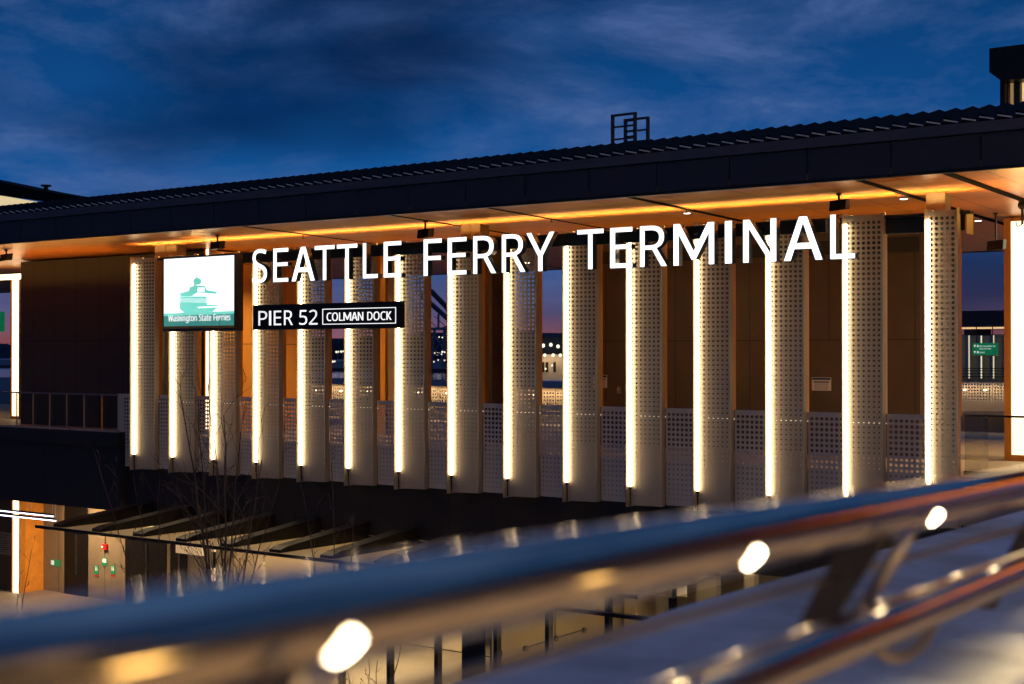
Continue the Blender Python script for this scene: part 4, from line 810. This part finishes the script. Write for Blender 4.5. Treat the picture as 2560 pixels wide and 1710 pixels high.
# glazed front
yz = 22.35
for px in (850, 971, 1090, 1238, 1367, 1516, 1676, 1825, 1908):
    x = X(px, yz); build('mullion', B(x - .045, x + .045, yz, yz + .14, ZG, zc_ - .004), M['black'], LO)
build('glass_wall', B(X(780, yz), X(1676, yz), yz + .06, yz + .07, ZG, zc_ - .004), M['glass'], LO)
build('glass_wall', B(X(1676, yz), X(1676, yz) + .012, yz + .15, 27.3, ZG, zc_ - .004), M['glass'], LO)
build('transom', B(X(1240, yz), X(1672, yz), yz - .01, yz + .06, -4.80, -4.735), M['black'], LO); build('transom_cap', B(X(1240, yz), X(1672, yz), yz - .012, yz + .06, -4.733, -4.715), M['stain_post'], LO)
build('entry_door', B(X(1153, yz), X(1210, yz), yz + .02, yz + .055, ZG, -4.9), M['black'], LO)
for a, b in ((23.6, 24.9), (26, 27)):
    pass
# conduit on the tan side wall
cd_ = thing('wall_conduit', (-17.68, 25.5, -5.6), 'thin conduit with three round junction boxes on the tan wall', 'conduit')
def sw(px, py):
    r = ray(px, py); k = -17.69 / r.x; return r * k
c1, c2, c3, c4 = sw(1311, 1621), sw(1388, 1596), sw(1458, 1575), sw(1388, 1480)
build('pipe', MB().tube([c1, c2], .012, 6).tube([c2, c3], .012, 6).tube([c2, c4], .012, 6), M['stain_post'], cd_)
for c_ in (c1, c2, c3): build('junction_box', MB().tube([c_, c_ + Vector((.06, 0, 0))], .06, 10), M['grey'], cd_)
c5 = sw(1245, 1634); tag(build('wall_valve', MB().tube([c5, c5 + Vector((.05, 0, 0))], .09, 14), M['brown']), 'dark round cover low on the tan wall', 'wall cover')
# floor of the hall
build('pavement', B(-70, 10, 18.0, YB, ZG, ZG + .12), M['deck'], kind='structure')
for x, y, e in ((-21.5, 26.5, 130), (-24.5, 27, 240), (-14, 27, 30), (-31, 27.6, 60), (-28, 27, 120)):
    lamp('hall_ceiling_light', 'AREA', (x, y, -4.5), e, size=3.2, size_y=2.2, col=(1.0, .74, .42))
lamp('hall_ceiling_light', 'AREA', (-38.5, 28.2, -4.4), 220, size=1.0, size_y=.3, col=(1, .62, .28))
# pendants, strobe, signs at the left
for k, (a, b) in enumerate((((-80, 1268), (133, 1291)), ((-80, 1279), (139, 1302)))):
    p, q = rp(a[0], a[1], 25.6 + k * .4), rp(b[0], b[1], 25.6 + k * .4)
    t = thing('pendant_light', ((p[0] + q[0]) / 2, p[1], q[2]), ['upper thin white pendant tube crossing the light column', 'lower thin white pendant tube crossing the light column'][k], 'pendant light', 'thin pendant tubes under the terrace')
    build('tube', MB().bar(p, q, .035, .03), M['pend'], t); build('housing', MB().bar((p[0], p[1], p[2] + .042), (q[0], q[1], q[2] + .042), .045, .05), M['black'], t)
    build('drop_wire', MB().tube([(q[0] - .02, q[1], q[2] + .06), (q[0] - .02, q[1], -4.2)], .008, 5).tube([(q[0] - 1.2, q[1], q[2] + .06), (q[0] - 1.2, q[1], -4.2)], .008, 5), M['white'], t)
s = rp(262, 1367, yv - .05); t = thing('fire_alarm_strobe', s, 'red fire alarm strobe on the taupe wall under the canopy', 'fire alarm')
build('housing', B(s[0] - .11, s[0] + .11, yv - .1, yv - .002, s[2] - .09, s[2] + .09), M['red'], t, bevel=.015); build('lens', B(s[0] - .07, s[0] - .02, yv - .115, yv - .101, s[2] - .03, s[2] + .03), M['white_lit'], t); build('conduit', MB().tube([(s[0], yv - .03, s[2] + .09), (s[0], yv - .03, -4.25)], .012, 6), M['black'], t)
def gsign(px0, px1, py0, py1, label):
    x0, x1 = X(px0, yv - .02), X(px1, yv - .02); z0, z1 = Z(px0, py1, yv), Z(px0, py0, yv)
    t = thing('wall_sign', ((x0 + x1) / 2, yv - .02, z0), label, 'sign', 'small green signs on the taupe wall')
    build('board', B(x0, x1, yv - .02, yv - .002, z0, z1), M['green'], t); return t, x0, x1, z0, z1
t, x0, x1, z0, z1 = gsign(127, 152, 1397, 1413, 'wide green sign left of the dark doors'); build('print', MB().box(x0 + .04, x0 + .2, yv - .024, yv - .0205, z0 + .04, z1 - .03), M['white_lit'], t)
t, x0, x1, z0, z1 = gsign(256, 268, 1392, 1413, 'green sign with white square below the red strobe'); build('print', MB().box(x0 + .03, x1 - .03, yv - .024, yv - .0205, z1 - .16, z1 - .04), M['white_lit'], t)
for a, b, lb in ((237, 247, 'green restroom sign left of the middle sign'), (278, 288, 'green restroom sign right of the middle sign')):
    t, x0, x1, z0, z1 = gsign(a, b, 1412, 1435, lb); xm = (x0 + x1) / 2; zm = z1 - .07
    build('pictogram', MB().box(xm - .05, xm - .02, yv - .024, yv - .0205, zm - .1, zm).box(xm + .02, xm + .05, yv - .024, yv - .0205, zm - .1, zm).ball((xm - .035, yv - .024, zm + .025), .015, 6, 4).ball((xm + .035, yv - .024, zm + .025), .015, 6, 4), M['white_lit'], t)
    build('lower_strip', B(x0, x1, yv - .02, yv - .002, z0 - .05, z0 - .004), M['red'], t)
x0, x1 = X(-30, 28.85), X(27, 28.85); t = thing('information_panel', ((x0 + x1) / 2, 28.85, -7), 'pale information panel left of the street level light column', 'sign')
build('board', B(x0, x1, 28.85, 28.88, Z(10, 1386, 28.85), Z(10, 1330, 28.85)), M['grey'], t)
q = MB()
for k in range(9): z_ = Z(10, 1337 + k * 5.2, 28.85); q.box(x0 + .1, x1 - .08 - .1 * (k % 3), 28.842, 28.849, z_ - .012, z_ + .012)
build('print', q, M['ink'], t)
# ------------------------------------------------------------------ bare trees in front
def bare_tree(name, base, targets, label, seed, twig=1.0, r0=.035):
    rn = random.Random(seed); t = thing(name, base, label, 'tree', 'bare young trees before the terminal'); tr = MB(); tw = MB()
    def limb(mb, p, d, ln, r, depth, jit=.22):
        n = max(3, int(ln / .22)); pts = [p]; rs = [r]
        for k in range(n):
            d = (d + Vector((rn.gauss(0, jit), rn.gauss(0, jit), rn.gauss(.06, jit * .6))) * .5).normalized(); p = p + d * (ln / n); pts.append(p); rs.append(r * (1 - .75 * (k + 1) / n))
            if depth > 0 and rn.random() < (.75 if depth > 1 else .55):
                side = d.cross(Vector((rn.gauss(0, 1), rn.gauss(0, 1), rn.gauss(0, 1)))).normalized()
                limb(tw, p, (d * .75 + side * .65 + Vector((0, 0, .25))).normalized(), ln * rn.uniform(.25, .42), max(.0065, rs[-1] * .65), depth - 1, .3)
            elif depth == 0 and rn.random() < .4: tw.ball(p, .012, 5, 3)
        mb.tube(pts, rs, 5)
    for tg, rr_ in targets:
        rr_ *= 1.25
        b = Vector(base) + Vector((rn.uniform(-.06, .06), rn.uniform(-.06, .06), 0)); v = Vector(tg) - b; mid = b + v * .45 + Vector((-(v.x) * .18, rn.uniform(-.2, .2), 0))
        # curved main stem
        pts = []; rs = []
        for k in range(15):
            s_ = k / 14; p = b * (1 - s_) ** 2 + mid * 2 * s_ * (1 - s_) + Vector(tg) * s_ * s_; p += Vector((rn.gauss(0, .012), rn.gauss(0, .012), 0)); pts.append(p); rs.append(rr_ * (1 - .85 * s_) + .004)
            if k > 3 and rn.random() < .9:
                dd = (v.normalized() * .8 + Vector((rn.uniform(-.8, .8), rn.uniform(-.8, .8), .25))).normalized(); limb(tw, p, dd, v.length * rn.uniform(.10, .26) * twig, rs[-1] * .55, 2 if k < 10 else 1)
        tr.tube(pts, rs, 6)
    build('trunk', tr, M['bark'], t); build('twig_crown', tw, M['bark'], t)
ytr = 20.0
def g(px, py, Y=ytr): return rp(px, py, Y)
bb = g(545, 1400); base = (bb[0] + .1, ytr, ZG)
bare_tree('bare_tree', base, [(g(450, 985), .030), (g(560, 1040), .032), (g(495, 1060), .026), (g(655, 1150), .02), (g(600, 1080), .024), (g(520, 960, 20.6), .02), (g(700, 1210), .016)], 'leafless multi-stemmed young tree before the ferry logo columns', 11)
bb = g(395, 1450, 19); base = (bb[0] + .15, 19.0, ZG)
bare_tree('bare_tree', base, [(g(235, 1130, 19), .014), (g(335, 1190, 19), .012), (g(400, 1200, 19), .012)], 'thin leafless sapling leaning left before the dark wall', 5, .55)
bb = g(860, 1500, 19.5); base = (bb[0], 19.5, ZG)
bare_tree('bare_tree', base, [(g(830, 1160, 19.5), .014), (g(760, 1230, 19.5), .012), (g(885, 1290, 19.5), .010)], 'thin leafless sapling before the canopy beams', 8, .5)
bb = g(930, 1800, 18.5); base = (bb[0], 18.5, ZG)
bare_tree('bare_tree', base, [(g(1008, 1580, 18.5), .012), (g(945, 1650, 18.5), .010), (g(925, 1640, 18.5), .008), (g(870, 1690, 18.5), .008)], 'small leafless shrub before the lit tan room', 21, .35)
bb = g(40, 1560, 19.5); base = (bb[0], 19.5, ZG)
bare_tree('bare_tree', base, [(g(78, 1375, 19.5), .010), (g(50, 1440, 19.5), .008)], 'small leafless sapling before the orange lower wall', 31, .3)
# amber beacon and bollard seen through the tree
p = g(536, 1374, 21); t = thing('warning_post', (p[0], 21, ZG), 'slim post with amber reflective bands behind the bare tree', 'post')
build('pole', MB().tube([(p[0], 21, ZG), (p[0], 21, p[2])], .03, 8), M['black'], t)
build('reflector', MB().box(p[0] - .05, p[0] + .05, 20.96, 20.99, Z(530, 1450, 21), Z(530, 1418, 21)).box(p[0] - .04, p[0] + .06, 20.96, 20.99, p[2] - .04, p[2]), M['amber'], t)  # bands glow by their own emission instead of reflecting
# ------------------------------------------------------------------ lights of the terrace
# uplight channel on top of the sign beam
ux0, ux1 = X(345, 24.95), X(2430, 24.95)
ch = tag(build('uplight_channel', MB().box(ux0, ux1, 24.86, 24.88, 2.41, 2.455).box(ux0, ux1, 25.02, 25.04, 2.41, 2.455).box(ux0, ux1, 24.86, 25.04, 2.402, 2.42), M['beam']), 'long thin uplight trough hidden above the columns', 'light fitting')
lamp('soffit_uplight', 'AREA', ((ux0 + ux1) / 2, 24.95, 2.45), 420, size=ux1 - ux0, size_y=.05, rot=(math.pi, 0, 0), col=(1, .62, .22), spread=R(120))
for x, y, e in ((-34, 27.5, 0), (-28.2, 27.2, 230), (-26.5, 29.0, 120), (-22, 32, 60), (-15, 27.0, 22), (-10.5, 27.0, 22), (-5.5, 27.5, 170), (-7.4, 29.5, 420), (-8.6, 33, 420), (-4, 31, 120), (3, 28, 300), (12, 28, 40), (20, 28, 40), (30, 28, 40), (42, 28, 40), (-45, 27, 120), (-43, 31, 80)):
    if e: lamp('added_terrace_spot', 'SPOT', (x, y, zs(y) - .06), e * 2.4, size=.08, spot=R(125), blend=.8, col=(1, .62, .28))  # spots without fittings, added to brighten terrace walls and floor
lamp('added_soffit_wash', 'AREA', (-24, 27.0, 1.9), 150, size=34, size_y=.1, rot=(math.pi, 0, 0), col=(1, .55, .18))  # upward area lamps without fittings, added to brighten the soffit
lamp('added_soffit_wash', 'AREA', (-39, 25.0, 1.9), 160, size=14, size_y=.1, rot=(math.pi, 0, 0), col=(1, .45, .10))
build('wall', B(6, 61, 33.5, 34, ZD + .002, zs(34)), M['brown'], T)
lamp('added_soffit_wash', 'AREA', (1.8, 27.0, 1.6), 1000, size=4, size_y=.2, rot=(math.pi, 0, 0), col=(1, .5, .06))  # lamp added out of view for orange reflections along the rail
for pxa, pya, w_, h_, lb in ((1549, 975, .10, .16, 'small grey card reader box on the brown wall'), (2208, 905, .09, .14, 'small grey switch box on the brown panelled wall')):
    p = at(pxa, pya, 28.49); t = thing('wall_box', (p.x, 28.49, p.z - h_ / 2), lb, 'wall box', 'small boxes on the brown wall')
    build('cover', B(p.x - w_ / 2, p.x + w_ / 2, 28.44, 28.497, p.z - h_ / 2, p.z + h_ / 2), M['steel'], t, bevel=.008); build('lens', B(p.x - .02, p.x + .02, 28.434, 28.439, p.z, p.z + .03), M['white'], t)
# uplight glow onto the right-hand soffit
lamp('corner_uplight', 'AREA', (X(2545, 24.6), 24.9, 2.0), 34, size=.8, size_y=.2, rot=(math.pi, 0, 0), col=(1, .52, .08))
lamp('corner_uplight', 'AREA', (X(500, 24.4), 24.3, 2.55), 5, size=.5, size_y=.1, rot=(math.pi, 0, 0), col=(1, .66, .25))
# ------------------------------------------------------------------ foreground walkway rail
def rt(t): return -.126 + .818 * t, -.199 - .0659 * t, 1.07 + 1.33 * t
AX = cv(.818, -.0659, 1.33).normalized(); SIDE = cv(.852, 0, -.524); SIDE.z = 0; SIDE.normalize()
def tp(t, side=0.0, up=0.0): r, u, d = rt(t); return cv(r, u, d) + SIDE * side + Vector((0, 0, 1)) * up
RA = .038
HR = thing('walkway_railing', tuple(tp(1.0, 0, -1.1)), 'close blurred stainless handrail with lower rail and slanted plate posts', 'railing')
build('handrail', MB().tube([tp(-.9 + .22 * k) for k in range(28)], RA, 48), M['stainless'], HR, smooth=True)
lowp = lambda t: tp(t, .03, -.152)
build('lower_rail', MB().tube([lowp(-.9 + .22 * k) for k in range(28)], .032, 32), M['stainless'], HR, smooth=True)
midp = lambda t: tp(t, -.05, -.085 - .01 * t)
build('wire_rail', MB().tube([midp(-.9 + .5 * k) for k in range(13)], .006, 12), M['stain_post'], HR, smooth=True)
Z1 = Vector((0, 0, 1))
for t_ in (-.056, .783, 1.63, 2.47):
    a = tp(t_, .0, -.02); b = a - SIDE * .16 - Z1 * .28; e_ = AX * .012
    build('post_plate', MB().prism([a - SIDE * .030, a + SIDE * .034, b + SIDE * .024, b - SIDE * .014], e_), M['plate'], HR)
    build('post_flange', MB().tube([a + SIDE * .062, a + (b - a) * .55 + SIDE * .056], .0105, 12), M['stain_post'], HR, smooth=True)
    arc = []; c_ = lowp(t_ + .10)
    for k in range(13):
        an = math.pi * k / 12; arc.append(c_ + AX * (.13 * math.cos(an)) + Z1 * (-.012 - .062 * math.sin(an)) - SIDE * (.01 + .03 * (k / 12)))
    build('rail_hook', MB().tube(arc, .0095, 12), M['stain_post'], HR, smooth=True)
for k in range(-1, 8):
    t_ = k * .478 - .024
    c_ = tp(t_); nrm = (SIDE * math.cos(R(24)) - Vector((0, 0, 1)) * math.sin(R(24))).normalized()
    n2 = (SIDE * math.cos(R(40)) - Vector((0, 0, 1)) * math.sin(R(40))).normalized(); n3 = (SIDE * math.cos(R(12)) - Vector((0, 0, 1)) * math.sin(R(12))).normalized()
    build('puck_light', MB().ball(c_ + nrm * (RA - .002), .0055, 12, 8).tube([c_ - AX * .011 + n2 * RA, c_ + nrm * RA, c_ + AX * .007 + n3 * RA], [.0035, .0055, .006], 10), M['puck'], HR)
    lamp('puck_beam', 'SPOT', c_ + nrm * (RA + .03), 68, size=.008, spot=R(130), rot=((SIDE * .25 - Vector((0, 0, 1))).to_track_quat('-Z', 'Y')).to_euler(), col=(1, .70, .34))
# ledge beyond the rail
e0 = [(-1.9, 1.3), (0, 4.22), (.578, 5.15), (2.59, 7.9), (6.0, 12.5), (14, 22)]
far = [cv(r_, 0, d_) for r_, d_ in e0]; near = [p + SIDE * (1.5 if i_ > 0 else 1.55) for i_, p in enumerate(far)]
mb = MB(); top = -.90
for i_ in range(len(far) - 1):
    a, b, c_, d_ = far[i_], far[i_ + 1], near[i_ + 1], near[i_]
    mb.prism([(a.x, a.y, top), (d_.x, d_.y, top), (c_.x, c_.y, top), (b.x, b.y, top)], (0, 0, -.35))
build('walkway', mb, M['ledge'], kind='structure')
mb = MB(); cc = [p + SIDE * .005 for p in near]; ff = [p + SIDE * 5.5 for p in near]
for i_ in range(len(cc) - 1):
    a, b, c_, d_ = cc[i_], cc[i_ + 1], ff[i_ + 1], ff[i_]
    mb.prism([(a.x, a.y, -1.27), (d_.x, d_.y, -1.27), (c_.x, c_.y, -1.27), (b.x, b.y, -1.27)], (0, 0, -.35))
a = near[0]; f_ = ff[0]; mb.prism([(a.x, a.y, -1.27), (f_.x, f_.y, -1.27), (f_.x - AX.x * 9, f_.y - AX.y * 9, -1.27), (a.x - AX.x * 9, a.y - AX.y * 9, -1.27)], (0, 0, -.35))
build('footpath', mb, M['deck'], kind='structure')
for k, (r_, u_, d_) in enumerate(((2.274, -.694, 1.397), (2.574, -.90, 2.842))):
    p = cv(r_, u_, d_); t = thing('path_light', (p.x, p.y, -1.27), ['low globe path light nearer the viewer', 'low globe path light farther along the footpath'][k], 'path light', 'path lights beside the footpath')
    build('post', MB().tube([(p.x, p.y, -1.27), (p.x, p.y, p.z - .05)], .02), M['black'], t); build('globe', MB().ball(p, .075 - .03 * k, 14, 8), M['globe'], t, smooth=True)
# joints across the ledge
for i_ in range(12):
    a = tp(i_ * .8 - .5); a = Vector((a.x, a.y, -.897)); n_ = -SIDE
    build('ledge_joint', MB().prism([a, a + AX * .02, a + AX * .02 + n_ * 1.5, a + n_ * 1.5], (0, 0, .0015)), M['ink'], kind='structure') if False else None
# city behind the viewer (lights the rail's underside)
rn = random.Random(9)
for k in range(7):
    ang = -(1.45 + k * .27); dr_ = VIEW.copy(); dr_.rotate(Matrix.Rotation(ang, 3, 'Z')); c_ = dr_ * (60 + 12 * (k % 2)); hgt = 38 + rn.uniform(-8, 12)
    t = thing('city_building', (c_.x, c_.y, ZG), ['brick warehouse block across the street behind the viewer', 'taller office block across the street', 'low block with warm windows', 'mid block facing the water', 'broad block of offices', 'narrow block on the corner', 'plain block at the street end'][k], 'building', 'city blocks behind the viewpoint')
    a_ = Vector((-dr_.y, dr_.x, 0)); q0, q1 = c_ - a_ * 9, c_ + a_ * 9
    build('wall', MB().prism([(q0.x, q0.y, ZG), (q1.x, q1.y, ZG), (q1.x, q1.y, hgt), (q0.x, q0.y, hgt)], dr_ * 12), mat('city_brick', (.21, .17, .13), .8) if k == 0 else bpy.data.materials['city_brick'], t)
    wm = MB()
    for iy in range(int((hgt + 4) / 3.6)):
        for ix in range(7):
            if rn.random() < .45:
                b0 = c_ + a_ * (-7.6 + ix * 2.3) - dr_ * .05; b1 = b0 + a_ * 1.3; z_ = -5.5 + iy * 3.6
                wm.face([(b0.x, b0.y, z_), (b1.x, b1.y, z_), (b1.x, b1.y, z_ + 1.8), (b0.x, b0.y, z_ + 1.8)])
    build('window', wm, M['amber'], t)
    g_ = c_ - dr_ * 11; lamp('added_wall_wash', 'AREA', (g_.x, g_.y, -3), 11000, size=12, size_y=2, col=(1, .74, .46), rot=((dr_ + Vector((0, 0, .7))).to_track_quat('-Z', 'Y')).to_euler(), spread=R(120))  # area lamp added to warm the unseen wall that the rail reflects
for k, (r_, d_, u_) in enumerate(((3.5, -5, 2.2), (-5, -9, 2.2), (9, -3, 2.0))):  # lamps added out of view to warm the footpath and rail
    p = cv(r_, 0, d_); t = thing('added_street_lamp', (p.x, p.y, -1.27), ['added street lamp behind the viewer', 'farther added street lamp behind the viewer', 'added street lamp down the walkway'][k], 'street lamp', 'added street lamps out of view')
    build('pole', MB().tube([(p.x, p.y, -1.27), (p.x, p.y, u_ + 1)], .05), M['black'], t); build('lamp_head', MB().ball((p.x, p.y, u_ + 1.1), .16, 12, 8), M['puck'], t)
    lamp('added_lamp_glow', 'POINT', (p.x, p.y, u_ + .8), 300, size=.2)
